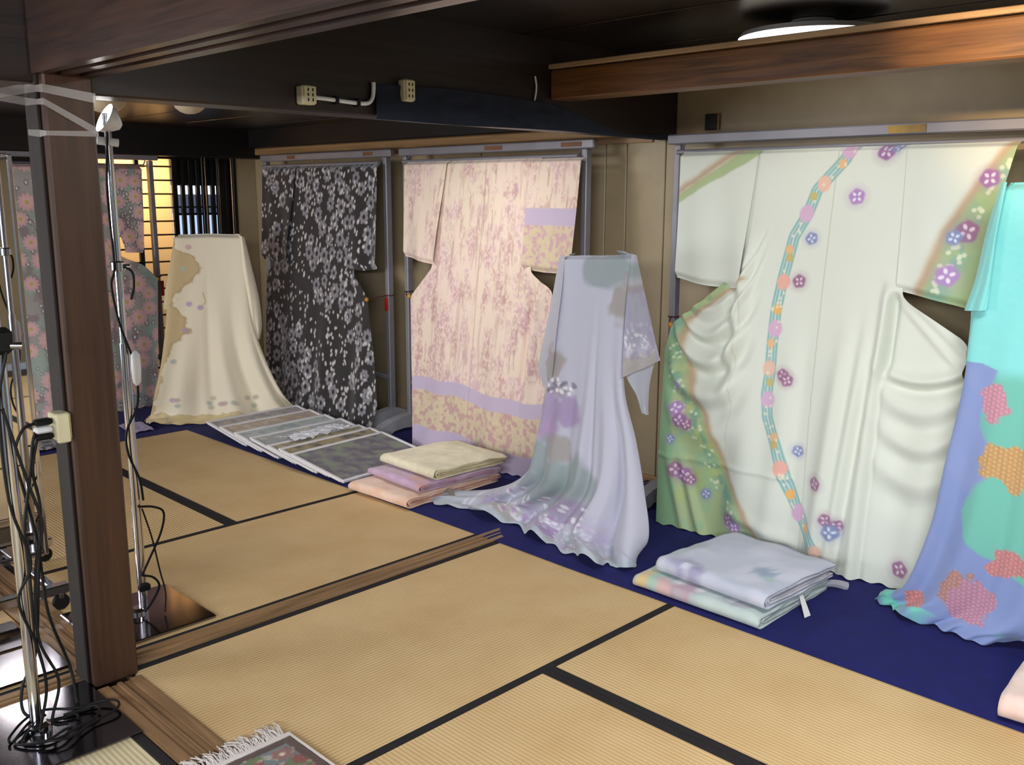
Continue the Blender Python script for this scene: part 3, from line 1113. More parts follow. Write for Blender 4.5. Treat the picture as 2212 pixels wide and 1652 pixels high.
def green_disp(a, b):
    n = .014 * sm(1.2 - b, 0, 1.0) * (np.sin(a * 15 + 1.0 + .4 * b) + .5 * np.sin(a * 33 + 2))
    # left drape: U-shaped swags between the armhole and the clip
    wl = sm(-2.15 - a, -.06, .10) * sm(a + 2.56, 0, .09)
    for b0, c, am, w, ax in ((1.00, 5.0, .016, .022, -2.38), (.885, 5.5, .030, .030, -2.37), (.77, 4.4, .046, .044, -2.345), (.625, 3.4, .052, .056, -2.33), (.46, 2.4, .026, .06, -2.31)):
        n += am * wl * ridge(ucurve(a, b, ax, b0, c), w)
        n -= am * .6 * wl * ridge(ucurve(a, b, ax, b0 + w * 1.6, c), w * .8)
    # ridge running down from the armhole
    n += .045 * ridge(a + 2.20 + .03 * (1.1 - b), .030) * sm(1.40 - b, 0, .3) * sm(b, .45, .95)
    n -= .030 * ridge(a + 2.250 + .05 * (1.1 - b), .022) * sm(1.35 - b, 0, .2) * sm(b, .6, .9)
    # right drape
    wr_ = sm(a + 1.58, -.04, .16)
    for b0, c, am, w, ax in ((.815, 1.6, .034, .026, -1.42), (.70, 2.6, .030, .050, -1.40), (.575, 3.0, .034, .052, -1.385), (.44, 2.6, .024, .06, -1.38)):
        n += am * wr_ * ridge(ucurve(a, b, ax, b0, c), w)
        n -= am * .7 * wr_ * ridge(ucurve(a, b, ax, b0 - w * 1.7, c), w * .9)
    for k, (x0, sl) in enumerate(((-1.30, .55), (-1.36, .75), (-1.42, .9))):
        n += .013 * wr_ * ridge((b - 1.02) + (a - x0) * sl, .024) * sm(b, .84, .9)
    # deep crease left of the drape and the pocket
    n -= .045 * ridge(a + 1.535, .016) * sm(1.15 - b, 0, .05) * sm(b, .80, .86)
    n += .030 * ridge(a + 1.565, .022) * sm(1.2 - b, 0, .1) * sm(b, .75, .85)
    # long vertical pleats right of centre
    for a0, sl, am, w in ((-1.72, .03, .022, .035), (-1.645, .05, .024, .03), (-1.585, -.02, .018, .025), (-1.95, .0, .014, .05)):
        n += am * ridge(a - a0 - sl * (b - .8), w) * sm(1.15 - b, 0, .5)
        n -= am * .7 * ridge(a - a0 - sl * (b - .8) - w * 1.5, w * .6) * sm(1.15 - b, 0, .5)
    # shallow horizontal fold line
    n += .008 * ridge(b - .335 - .02 * (a + 2.1), .012) * sm(-1.86 - a, 0, .03)
    # folds at the lower left
    for x0, sl in ((-2.40, -.35), (-2.32, -.45)):
        n += .022 * ridge(a - x0 - sl * (b - .12), .025) * sm(.42 - b, 0, .2)
    n += .02 * ridge(b - .10 + (a + 1.95) * .25, .03) * sm(-1.78 - a, 0, .1) * sm(a + 2.2, 0, .1)
    return n * .9


hung('draped_kimono', 'large white kimono with green flowered edges and a gourd vine, draped on a rack', right_frame(3.735, 3.505),
     [(1.70, -2.26), (1.30, -2.25), (1.17, -2.25), (.92, -2.552), (.79, -2.575), (.4, -2.545), (0, -2.50)],
     [(1.70, -1.51), (1.45, -1.51), (1.14, -1.51), (1.11, -1.49), (1.05, -1.38), (.975, -1.246), (.5, -1.22), (0, -1.22)], 1.695, .012,
     [((-2.605, 1.695), (-2.20, 1.695), (-2.548, 1.135), (-2.215, 1.105), .012), ((-1.565, 1.695), (-1.172, 1.68), (-1.53, 1.145), (-1.27, 1.095), -.004)],
     green_disp, green_print, SATIN, .0046, (3.55, 1.9, 0))


# ---- pink daisy at the back
def daisy_print(A, Bz, part):
    P = Print(A, Bz, (.66, .64, .62))
    a, b = P.a, P.b
    n1 = fbm(a * 9, b * 9, 6, 3)
    P.mix(np.clip((n1 - .5) * 6, 0, 1) * .8, (.62, .70, .65))
    P.mix(np.clip((fbm(a * 14, b * 12, 61, 3) - .56) * 7, 0, 1) * .7, (.56, .48, .50))
    r = np.random.default_rng(31 + part)
    pts = []
    for k in range(1500):
        a0, b0 = r.uniform(A.min(), A.max()), r.uniform(0, 1.7)
        if vnoise(np.array([(a0 + b0 * .9) * 4.2]), np.array([b0 * 2.5]), 18)[0] < .22: continue
        if any((a0 - q[0]) ** 2 + (b0 - q[1]) ** 2 < .10 ** 2 for q in pts): continue
        pts.append((a0, b0))
    for k in range(520):
        a0, b0 = r.uniform(A.min(), A.max()), r.uniform(0, 1.7)
        s = r.uniform(.006, .011)
        P.blob(a0, b0, s * 1.35, s * 1.7, (.40, .36, .38), .8, .4)
        P.blob(a0, b0, s * .8, s * 1.1, (.86, .83, .80), 1, .4)
    for a0, b0 in pts:
        rr = r.uniform(.048, .066)
        P.daisy(a0, b0, rr, (.88, .69, .70), (.82, .73, .48), 11, .95, .26, r.uniform(0, 6))
        P.blob(a0, b0, rr * .55, rr * .55, (.93, .78, .77), .5, .8)
        P.blob(a0, b0, rr * .24, rr * .24, (.80, .70, .42), 1, .4)
    return P.out()


hung('daisy_kimono', 'grey kimono covered in pink daisies hung along the back wall', back_frame(6.70, 6.55),
     [(1.70, 1.93), (1.10, 1.93), (1.05, 1.88), (.91, 1.66), (0, 1.72)],
     [(1.70, 2.78), (1.10, 2.80), (1.06, 2.854), (1.015, 2.976), (.911, 3.075), (.4, 3.02), (0, 2.98)], 1.69, .012,
     [((1.66, 1.69), (1.99, 1.69), (1.70, 1.10), (1.95, 1.10), .0), ((2.72, 1.69), (3.04, 1.685), (2.86, 1.10), (2.985, 1.095), .0)],
     lambda a, b: pleats(a, b, 5, .016, 8), daisy_print, KCLOTH, .0052, (2.35, 6.6, 0))

# ================================================================== kimonos draped over stands
LAV_BODY = [
  [(3.200,2.849,1.242),(3.200,2.749,1.248),(3.200,2.652,1.252),(3.200,2.556,1.259),(3.200,2.467,1.263)],
  [(3.170,2.836,1.080),(3.170,2.733,1.087),(3.170,2.631,1.095),(3.170,2.539,1.101),(3.170,2.470,1.106)],
  [(3.140,2.850,0.852),(3.140,2.729,0.866),(3.140,2.615,0.878),(3.140,2.526,0.888),(3.140,2.459,0.895)],
  [(3.110,2.856,0.622),(3.110,2.725,0.642),(3.110,2.600,0.660),(3.110,2.503,0.675),(3.110,2.429,0.686)],
  [(3.080,2.882,0.407),(3.080,2.736,0.434),(3.080,2.588,0.451),(3.080,2.448,0.478),(3.080,2.343,0.497)],
  [(3.050,2.924,0.220),(3.040,2.738,0.229),(3.040,2.581,0.253),(3.040,2.422,0.278),(3.040,2.268,0.313)],
  [(3.080,3.200,0.060),(3.060,2.960,0.060),(2.990,2.690,0.070),(2.960,2.440,0.085),(3.000,2.215,0.130)],
  [(2.932,3.443,0.010),(2.967,3.016,0.010),(2.895,2.620,0.010),(2.872,2.320,0.010),(2.990,2.275,0.012)],
]
LAV_SLR = [[(3.190,2.464,1.263),(3.240,2.476,1.255)],[(3.150,2.453,1.070),(3.280,2.446,1.061)],[(3.120,2.439,0.900),(3.320,2.417,0.871)],[(3.100,2.428,0.756),(3.340,2.407,0.803)]]
LAV_SLR2 = [[(3.16,2.455,0.80),(3.335,2.43,0.81)],[(3.16,2.445,0.74),(3.335,2.455,0.70)],[(3.22,2.44,0.66),(3.335,2.46,0.61)],[(3.27,2.45,0.575),(3.33,2.455,0.555)]]
LAV_SLL = [[(3.260,2.931,1.223),(3.200,2.841,1.242)],[(3.260,2.971,1.042),(3.160,2.824,1.081)],[(3.240,2.997,0.869),(3.130,2.825,0.898)],[(3.220,3.017,0.715),(3.110,2.826,0.732)],[(3.220,2.990,0.626),(3.120,2.851,0.647)]]
CRM_BODY = [
  [(2.934,6.001,1.243),(3.021,5.958,1.245),(3.112,5.911,1.248),(3.207,5.860,1.244),(3.302,5.807,1.240)],
  [(2.896,5.997,1.053),(2.994,5.949,1.050),(3.098,5.896,1.048),(3.201,5.840,1.046),(3.292,5.790,1.045)],
  [(2.849,5.987,0.814),(2.958,5.934,0.810),(3.079,5.871,0.806),(3.196,5.809,0.802),(3.285,5.759,0.799)],
  [(2.809,5.972,0.605),(2.925,5.916,0.600),(3.063,5.846,0.593),(3.193,5.776,0.587),(3.297,5.717,0.583)],
  [(2.763,5.961,0.397),(2.888,5.901,0.389),(3.051,5.818,0.379),(3.205,5.735,0.371),(3.338,5.659,0.364)],
  [(2.709,5.953,0.220),(2.851,5.886,0.194),(3.046,5.787,0.180),(3.242,5.680,0.167),(3.394,5.590,0.174)],
  [(2.720,6.060,0.055),(2.828,5.893,0.055),(3.024,5.730,0.055),(3.246,5.608,0.055),(3.486,5.590,0.055)],
  [(2.669,6.060,0.010),(2.695,5.920,0.010),(2.940,5.733,0.010),(3.213,5.556,0.010),(3.472,5.530,0.010)],
]
CRM_SLR = [[(3.289,5.837,1.233),(3.322,5.819,1.220)],[(3.277,5.803,1.012),(3.352,5.790,1.011)],[(3.287,5.775,0.826),(3.378,5.763,0.808)],[(3.301,5.756,0.638),(3.382,5.749,0.635)],[(3.336,5.746,0.548),(3.362,5.751,0.534)]]
CRM_SLL = [[(2.932,6.035,1.215),(2.952,6.026,1.236)],[(2.891,6.051,1.019),(2.928,6.008,1.034)],[(2.850,6.059,0.838),(2.891,6.004,0.837)],[(2.842,6.064,0.753),(2.877,6.001,0.764)]]
TEAL_BODY = [
  [(3.42,1.105,1.548),(3.42,.98,1.552),(3.42,.86,1.552),(3.42,.74,1.552),(3.42,.62,1.548)],
  [(3.41,1.112,1.35),(3.405,.985,1.35),(3.40,.86,1.35),(3.405,.735,1.35),(3.41,.61,1.35)],
  [(3.395,1.145,1.10),(3.385,1.0,1.10),(3.38,.86,1.10),(3.385,.72,1.10),(3.395,.58,1.10)],
  [(3.37,1.150,.85),(3.36,1.005,.85),(3.355,.86,.85),(3.36,.715,.85),(3.37,.57,.85)],
  [(3.345,1.172,.60),(3.335,1.01,.60),(3.33,.85,.60),(3.335,.70,.60),(3.345,.54,.60)],
  [(3.325,1.195,.35),(3.315,1.02,.35),(3.31,.85,.35),(3.315,.68,.35),(3.325,.50,.35)],
  [(3.325,1.270,.10),(3.295,1.08,.12),(3.295,.88,.12),(3.30,.68,.12),(3.31,.45,.12)],
  [(3.335,1.375,.012),(3.265,1.20,.012),(3.275,1.01,.012),(3.325,.82,.012),(3.35,.5,.012)],
]
TEAL_SL = [[(3.43,1.125,1.545),(3.40,1.095,1.548)],[(3.43,1.155,1.387),(3.385,1.105,1.39)],[(3.42,1.172,1.231),(3.37,1.105,1.24)],[(3.405,1.193,1.118),(3.355,1.105,1.13)]]
TEAL_SL2 = [[(3.43,1.180,1.14),(3.40,1.12,1.14)],[(3.43,1.178,1.05),(3.40,1.12,1.04)],[(3.43,1.182,.925),(3.40,1.14,.955)]]


def standing(name, label, rows, back, folds, abf, printf, sleeves, mat, hemwave=.012, nv=330, nu=240, loc=(0, 0, 0), scal=.012, fk=1.7):
    root = thing(name, label, 'kimono', loc, 0, 'kimonos draped over low stands')
    bx, by, inw = back
    ext = []
    for k, r in enumerate(rows):
        L, R = Vector(r[0]), Vector(r[-1])
        dr = (R - L); dr.z = 0; dr.normalize()
        kk = 1.0 + .4 * k / len(rows)
        ext.append([tuple(L + Vector((bx, by, 0)) * kk + dr * inw)] + [tuple(L + Vector((bx, by, 0)) * .35 * kk - dr * .01)] + list(r) +
                   [tuple(R + Vector((bx, by, 0)) * .35 * kk + dr * .01)] + [tuple(R + Vector((bx, by, 0)) * kk - dr * inw)])
    P = patch(ext, nv, nu)
    # turn over the top bar
    V = np.linspace(0, 1, nv)[:, None] * np.ones((1, nu))
    Uf = np.ones((nv, 1)) * np.linspace(0, 1, nu)[None]
    U = (Uf * 8 - 2) / 4.0      # 0..1 on the front
    a, b = abf(P)
    colr = printf(a, b, U, V)
    N = -normals(P)
    n = np.zeros((nv, nu))
    for ut, ub, w0, w1, am, v0 in folds:
        am = am * fk
        c = ut + (ub - ut) * V
        w = w0 + (w1 - w0) * V
        n += am * sm(V, v0, 1.0) * ridge(U - c, w)
    n += .004 * sm(V, .1, .6) * np.sin(U * 21 + V * 3)
    top = 1 - sm(V, 0, .03)
    n -= .035 * top ** 2
    Q = P + N * n[..., None]
    hem = sm(V, .86, 1.0)
    # wavy hem pooled on the floor
    wv = hemwave * hem * (np.abs(np.sin(U * 17 + 2 * np.sin(U * 5))) + .5 * vnoise(U * 26, V * 9, 3))
    Q[..., 2] = np.maximum(Q[..., 2], .009) + wv * (1 - .5 * sm(V, .97, 1.0))
    out = sm(V, .93, 1.0) * scal * (np.sin(U * 38) + .8 * np.sin(U * 71 + 1) + 1.6 * (vnoise(U * 30, V * 0, 9) - .5))
    Q[..., 0] += -bx / math.hypot(bx, by) * out
    Q[..., 1] += -by / math.hypot(bx, by) * out
    grid_obj('body', Q, mat, root, colr)
    for s, (sr, bulge) in enumerate(sleeves):
        sr = np.array(sr)
        nr = 90
        # a pouch: front face and a back face slightly behind
        ms = (sr[:, :1] + sr[:, 1:]) / 2
        off = np.array((bx, by, 0)) / math.hypot(bx, by) * bulge
        loop = np.concatenate([sr[:, :1], ms - off, sr[:, 1:], ms + off, sr[:, :1]], 1)
        SP = resample(resample(loop, nr, 0), 72, 1)
        vv = np.linspace(0, 1, nr)[:, None]
        uu = np.linspace(0, 1, 72)[None]
        SP = SP + (np.array((bx, by, 0)) / math.hypot(bx, by)) * (.006 * np.sin(uu * 25 + vv * 3) * vv)[..., None]
        a, b = abf(SP)
        grid_obj('sleeve', SP, mat, root, printf(a, b, np.full(a.shape, -1.0 - s), np.linspace(0, 1, nr)[:, None] * np.ones((1, 72))))
    return root


# ---- lavender
def lav_ab(P):
    return -P[..., 1], P[..., 2] - .9 * np.maximum(0, 3.02 - P[..., 0]) * (P[..., 2] < .2)


def lav_print(a, b, U, V):
    P = Print(a, b, (.72, .72, .785))
    GG, PU, TN = (.60, .645, .66), (.66, .58, .74), (.64, .61, .60)
    v, u = V.reshape(-1), U.reshape(-1)
    def cl(a0, b0, ra, rb, c, al, sd):
        ra, rb, c = ra * 1.2, rb * 1.2, np.array(c) * .94
        P.blob(a0, b0, ra, rb, c, al, .4, 0, .45, sd)
        P.blob(a0 + ra * .3, b0 - rb * .2, ra * .6, rb * .8, c, al * .6, .8, 0, .4, sd + 5)
    cl(-2.58, 1.19, .11, .06, GG, .9, 1)
    cl(-2.475, 1.07, .05, .07, TN, .85, 2)
    cl(-2.84, .765, .05, .06, TN, .85, 3)
    cl(-2.72, .57, .065, .055, PU, .85, 4)
    cl(-2.83, .55, .05, .11, PU, .75, 14)
    cl(-2.76, .395, .06, .05, TN, .75, 5)
    cl(-2.86, .33, .06, .08, GG, .9, 6)
    cl(-2.69, .27, .13, .09, GG, .9, 7)
    cl(-2.80, .22, .12, .07, (.56, .62, .63), .8, 8)
    cl(-2.90, .18, .10, .06, (.60, .64, .67), .8, 18)
    cl(-2.62, .14, .12, .05, (.64, .58, .70), .7, 28)
    cl(-2.79, .66, .05, .03, (.62, .60, .64), .6, 38)
    low = sm(v, .78, .90)
    lo2 = low * (u > -.5) * np.clip(1.15 - np.maximum(0, u - .70) * 6, 0, 1)
    P.mix(.9 * lo2 * np.clip((fbm(P.a * 9, P.b * 9, 77) - .35) * 4, 0, 1), (.63, .67, .69))
    P.mix(.85 * lo2 * np.clip((fbm(P.a * 11 + 4, P.b * 11, 78) - .48) * 7, 0, 1), (.62, .53, .68))
    P.mix(.6 * lo2 * np.clip((fbm(P.a * 12 + 8, P.b * 12, 79) - .56) * 7, 0, 1), (.68, .64, .60))
    P.mix(.8 * lo2 * np.clip((fbm(P.a * 60, P.b * 60, 80, 2) - .60) * 8, 0, 1), (.86, .85, .88))
    P.mix(.8 * sm(v, .965, .985) * (u > -.5), (.70, .74, .77))
    r = np.random.default_rng(2)
    for k in range(34):
        P.blob(-2.78 + r.uniform(-.09, .09), .665 + r.uniform(-.03, .03), .010, .009, (.89, .88, .91) if k % 2 else (.47, .46, .52), .8, .5)
    for k in range(26):
        P.blob(-2.84 + r.uniform(-.06, .06), .47 + r.uniform(-.03, .03), .008, .008, (.70, .56, .72), .8, .5)
    for k in range(80):
        P.blob(r.uniform(-3.1, -2.5), r.uniform(.02, .17), .012, .010, [(.90, .89, .93), (.66, .54, .70), (.88, .87, .9)][k % 3], .8, .5)
    # sleeves: right one patterned
    sl = (u == -1)
    if sl.any():
        P.mix(.9 * sl * (P.b < 1.10) * np.clip((P.b - .86) * 20, 0, 1), (.64, .66, .71))
        P.mix(.5 * sl * ridge(P.b - .95, .09), (.62, .57, .70))
        P.mix(.9 * sl * (1 - sm(P.b - .84, -.02, .02)), (.66, .63, .63))
        ci = (np.ones((U.shape[0], 1)) * np.arange(U.shape[1])[None]).reshape(-1)
        P.mix(.9 * sl * ridge(P.b - .90, .06) * np.clip((fbm(ci / 2.2, v * 34, 4, 2) - .56) * 9, 0, 1), (.90, .89, .92))
        P.mix(.6 * sl * (P.b < 1.12) * np.clip((fbm(ci / 6., v * 9, 14, 2) - .5) * 6, 0, 1), (.62, .57, .70))
    return P.out()


standing('lavender_kimono', 'pale lavender kimono with grey clouds over a low stand, hem trailing on the blue cloth', LAV_BODY, (.11, .10, .03),
         [(.50, .42, .05, .05, .016, .1), (.54, .50, .025, .035, -.012, .1), (.20, .18, .06, .07, .018, .2), (.30, .30, .04, .05, -.016, .25), (.72, .66, .06, .06, .022, .3),
          (.83, .79, .04, .05, -.028, .3), (.93, .93, .05, .07, .024, .35), (.06, .10, .05, .06, -.016, .3), (.60, .60, .04, .05, -.014, .4), (.78, .74, .02, .03, .012, .5)],
         lav_ab, lav_print, [(LAV_SLR, .007), (LAV_SLR2, .012), (LAV_SLL, .012)], SATIN, .016, loc=(3.2, 2.65, 0), scal=.016, fk=2.6)


# ---- cream
def crm_ab(P):
    a = P[..., 0] * .866 - P[..., 1] * .5
    f = P[..., 0] * .5 + P[..., 1] * .866
    return a, P[..., 2] - .9 * np.maximum(0, 6.42 - f) * (P[..., 2] < .2)


def crm_print(a, b, U, V):
    P = Print(a, b, (.925, .88, .785))
    TN = (.80, .71, .54)
    v, u = V.reshape(-1), U.reshape(-1)
    wob = (fbm(P.a * 20, P.b * 20, 6, 3) - .5)
    # tan cloud down the left flank
    lim = interp([(1.30, -.2), (1.16, -.02), (1.10, .30), (1.03, .36), (.93, .26), (.86, .10), (.78, .06), (.70, .22), (.60, .24), (.54, .12), (.45, .03), (.2, .0), (0, .0)], P.b)
    w = (1 - sm(u - lim - wob * .16, -.015, .015)) * (u > -.9)
    P.mix(w, TN)
    P.mix(.8 * ridge(u - lim - wob * .16, .02) * (u > -.5) * (P.b > .45), (.72, .62, .46))
    hem = sm(v + wob * .07, .835, .845)
    P.mix(hem * (u > -.5), (.82, .74, .56))
    P.mix(.7 * hem * (u > -.5) * np.clip((fbm(P.a * 26, P.b * 26, 8) - .58) * 9, 0, 1), (.70, .66, .60))
    r = np.random.default_rng(5)
    for k in range(12):
        P.blob(-.30 + r.uniform(-.24, .35), .14 + r.uniform(-.03, .03), .020, .014, [(.74, .70, .62), (.70, .62, .60), (.66, .70, .66)][k % 3], .7, .6)
    for a0, b0, c in ((-.39, 1.16, (.82, .66, .68)), (-.43, 1.02, (.70, .78, .68)), (-.405, .79, (.72, .62, .76)), (-.335, .765, (.72, .60, .76)), (-.44, .62, (.72, .62, .76)), (-.52, .42, (.70, .70, .72)), (-.54, .17, (.76, .64, .72))):
        P.blob(a0, b0, .02, .016, c, .8, .6)
    P.ribbon([(-.315, .86), (-.300, .80), (-.325, .775)], .004, TN, .9)
    sl = (u == -2)
    P.mix(.9 * sl, (.84, .76, .60))
    return P.out()


standing('cream_kimono', 'cream kimono with tan cloud edges over a low stand before the back window', CRM_BODY, (.05, .087, .02),
         [(.46, .46, .03, .04, -.010, .05), (.55, .62, .06, .06, .020, .15), (.70, .78, .05, .05, -.022, .2), (.86, .90, .05, .06, .022, .25), (.25, .22, .06, .07, .014, .3), (.38, .36, .04, .05, -.012, .4), (.95, .98, .03, .04, -.014, .3)],
         crm_ab, crm_print, [(CRM_SLR, .03), (CRM_SLL, .02)], KCLOTH, .014, loc=(3.1, 5.9, 0), scal=.012)


# ---- teal
def teal_ab(P):
    return -P[..., 1], P[..., 2] - .9 * np.maximum(0, 3.30 - P[..., 0]) * (P[..., 2] < .2)


def teal_print(a, b, U, V):
    P = Print(a, b, (.51, .83, .825))
    x, y = P.a, P.b
    v, u = V.reshape(-1), U.reshape(-1)
    BL, TL = (.505, .575, .765), (.44, .725, .67)
    rib = fbm(x * 60, y * 60, 3, 2)
    P.mix(.25 * rib, (.60, .88, .87))
    P.mix(sm(.95 - y + .08 * (fbm(x * 5, y * 5, 9) - .5), 0, .08), TL)
    wob = (fbm(x * 12, y * 12, 15, 3) - .5) * .09
    # blue field on the left and low, teal bays at the right
    edge = interp([(.98, -1.20), (.93, -1.055), (.84, -1.075), (.74, -1.085), (.66, -1.03), (.60, -1.02), (.52, -1.075), (.44, -1.115), (.36, -1.09), (.30, -1.02), (.24, -.88), (.18, -.6), (0, -.5)], y)
    P.mix((1 - sm(x - edge - wob * .5, -.008, .008)) * (y < .95) * (u > -.5), BL)
    P.mix(.35 * (u > -.5) * (1 - sm(x - edge, -.008, .008)) * (y < .95) * np.clip((fbm(x * 6 + y * 4, y * 3, 88) - .45) * 5, 0, 1), (.57, .62, .79))
    P.mix((u > -.5) * sm(v + wob * .25, .925, .94) * np.clip((fbm(x * 8 + 3, y * 8, 21) - .40) * 9, 0, 1), (.45, .77, .71))
    def coral(a0, b0, ra, rb, c, sd):
        i = P.near(a0, b0, max(ra, rb) * 1.5)
        if i.size == 0: return
        px, py = x[i] - a0, y[i] - b0
        d = np.hypot(px / ra, py / rb) + 1.5 * (fbm(x[i] * 20 + sd, y[i] * 20, sd) - .5)
        w = np.clip((1 - d) / .12, 0, 1)
        # scale texture
        gx = np.abs(np.sin(x[i] * 210)) * np.abs(np.sin(y[i] * 210 + np.floor(x[i] * 210 / math.pi) * 1.57))
        col = np.array(c)[None] * (.84 + .22 * gx[:, None])
        P.c[i] = P.c[i] * (1 - w[:, None]) + col * w[:, None]
    PK, OR, RD = (.80, .58, .65), (.80, .64, .44), (.80, .54, .54)
    coral(-1.055, .82, .055, .075, PK, 1)
    coral(-.985, .62, .09, .075, OR, 2)
    coral(-.94, .30, .09, .06, RD, 3)
    coral(-1.09, .155, .06, .085, (.73, .55, .52), 4)
    coral(-1.03, .14, .08, .085, (.76, .56, .65), 5)
    coral(-1.24, .06, .06, .035, RD, 6)
    coral(-.80, .75, .08, .08, PK, 7)
    coral(-.72, .45, .08, .07, RD, 8)
    return P.out()


standing('teal_kimono', 'turquoise and blue dyed kimono with coral patches over a stand at the right edge', TEAL_BODY, (.075, .025, .01),
         [(.22, .16, .05, .05, .014, .1), (.34, .30, .04, .05, -.014, .1), (.10, .06, .05, .05, -.014, .2), (.50, .48, .06, .06, .016, .2), (.68, .70, .06, .06, -.014, .3), (.85, .88, .05, .06, .014, .3)],
         teal_ab, teal_print, [(TEAL_SL, .02), (TEAL_SL2, .02)], KCLOTH, .012, loc=(3.4, .9, 0), scal=.008)

# ================================================================== lamps of the rooms
LAMPW = emis('lamp_diffuser', (1.0, .98, .95), 2.2)
SHADE = plain('cream_shade', (.78, .72, .62), rough=.5, var=.02)


def disc_lamp(label, c, r, power, color, zt=2.142):
    t = thing('ceiling_lamp', label, 'lamp', (c[0], c[1], zt - .09), 0, 'round ceiling lamps')
    MB().lathe([(r * .3, 2.14 if zt > 2.0 else zt + .001), (r * .3, zt), (r * .96, zt - .012), (r, zt - .03)], (c[0], c[1], 0), 40).build('housing', WHITEP, t, True)
    MB().lathe([(r, zt - .03), (r * .97, zt - .05), (r * .8, zt - .066), (r * .45, zt - .075), (.002, zt - .077)], (c[0], c[1], 0), 40).build('diffuser', LAMPW, t, True)
    d = bpy.data.lights.new('lamp_glow', 'AREA'); d.shape = 'DISK'; d.size = r * 1.8; d.energy = power; d.color = color
    o = bpy.data.objects.new('lamp_glow', d); link(o); o.location = (c[0], c[1], zt - .082)
    return t


disc_lamp('lit round white ceiling lamp seen above the pine beam', (3.44, 1.84), .27, .15, (1.0, .97, .93), zt=2.110)
disc_lamp('round ceiling lamp over the front of the room', (2.1, .55), .27, 32, (1.0, .985, .965))


def dome_lamp(label, c, r, zt=1.978):
    t = thing('dome_lamp', label, 'lamp', (c[0], c[1], zt - .085), 0, 'small dome lamps under the back ceiling')
    MB().lathe([(r * .6, zt), (r * .62, zt - .015), (r, zt - .016), (r * .98, zt - .035), (r * .85, zt - .058), (r * .6, zt - .074), (r * .3, zt - .083), (.002, zt - .085)], (c[0], c[1], 0), 28).build('shade', SHADE, t, True)
    MB().lathe([(r * .62, zt), (r * .62, zt - .017), (.01, zt - .017)], (c[0], c[1], 0), 20).build('base', WHITEP, t, True)
    return t


dome_lamp('small cream dome lamp under the dark back ceiling', (2.37, 4.62), .08)
dome_lamp('small cream dome lamp just behind the chrome pole', (2.05, 4.86), .10)
# the back room's own lamp, hidden above the lintel
disc_lamp('round ceiling lamp of the back room hidden by the lintel', (2.9, 3.75), .24, 9, (1.0, .97, .94), zt=1.978)

# warm spotlight clamped to the pine beam's neighbour board, aimed along the beam
sp = thing('spot_lamp', 'warm clip-on spot lamp on the overhead lintel board', 'lamp', (1.21, .9, 2.0))
MB().tube([(1.19, .9, 2.05), (1.235, .9, 2.05)], .012).build('clamp', BLACKP, sp, True)
MB().lathe([(.015, -.05), (.03, -.03), (.038, .0), (.045, .05)], (1.26, .9, 2.05), 20, 'X', False).build('shade', BLACKP, sp, True)
MB().lathe([(.002, .02), (.025, .025), (.025, .03)], (1.26, .9, 2.05), 16, 'X').build('bulb', emis('warm_bulb', (1.0, .75, .45), 8.0), sp, True)
d = bpy.data.lights.new('spot_glow', 'SPOT'); d.energy = 300; d.color = (1.0, .72, .42); d.spot_size = math.radians(38); d.spot_blend = .9; d.shadow_soft_size = .03
o = bpy.data.objects.new('spot_glow', d); link(o); o.location = (1.315, .9, 2.05)
o.rotation_euler = (Vector((3.1, .85, 2.03)) - Vector(o.location)).to_track_quat('-Z', 'Y').to_euler()

# ================================================================== lintel fittings
V, U = np.meshgrid(np.linspace(0, 1, 60), np.linspace(0, 1, 200), indexing='ij')
xa = 2.165 + U * 1.80
zb = 1.768 - .004 * np.sin(U * 9)
zt = 1.885 + .012 * np.sin(U * 7) - .10 * sm(U, .48, .85) + .0 * U
zz = zb + (zt - zb) * V
yy = 2.838 - .012 * np.abs(np.sin(U * 13 + V * 3)) * (1 - V) - .006 * vnoise(U * 30, V * 5, 2)
o = grid_obj('navy_drape', np.stack([xa, yy, zz], -1)[::-1], NAVY, None, None, .004)
tag(o, 'dark navy cloth draped along the lower face of the lintel', 'cloth')


def outlet(label, x, z, w, h, y=2.85):
    t = thing('wall_socket', label, 'socket', (x, y, z - h / 2), 0, 'wall sockets on the lintel')
    B(x - w / 2, x + w / 2, y - .040, y, z - h / 2, z + h / 2, bev=.005).build('box', CREAMP, t)
    pl = B(x - w * .42, x + w * .42, y - .046, y - .040, z - h * .45, z + h * .45, bev=.002).build('face_plate', CREAMP, t)
    for dz in (-.26, .0, .26):
        for dx in (-.16, .16):
            B(x + dx * w - .0022, x + dx * w + .0022, y - .0475, y - .045, z + dz * h - .005, z + dz * h + .005).build('slot', BLACKP, pl)
    return t


outlet('cream wall socket box on the dark lintel left of the bent pipe', 1.872, 1.827, .056, .062)
outlet('taller cream wall socket box on the lintel above the navy cloth', 2.302, 1.874, .05, .078)
t = thing('conduit_pipe', 'bent white pipe running between the sockets on the lintel', 'pipe', (2.05, 2.84, 1.81))
MB().tube(smoothpath([(1.905, 2.836, 1.823), (1.97, 2.836, 1.821), (2.06, 2.836, 1.817), (2.125, 2.836, 1.818), (2.150, 2.836, 1.835), (2.157, 2.836, 1.865), (2.158, 2.836, 1.892)], 6), .0075, 10).build('pipe', WHITEP, t, True)
for x, z in ((1.995, 1.820), (2.085, 1.8175)):
    B(x - .006, x + .006, 2.822, 2.85, z - .014, z + .014, bev=.002).build('bracket', BLACKP, t)
tag(MB().tube(smoothpath([(2.998, 2.842, 1.985), (3.004, 2.84, 1.95), (3.002, 2.84, 1.92), (2.996, 2.842, 1.888)], 5), .004, 6).build('wire', WHITEP, None, True), 'short white wire hanging down the lintel near the pine beam', 'wire')

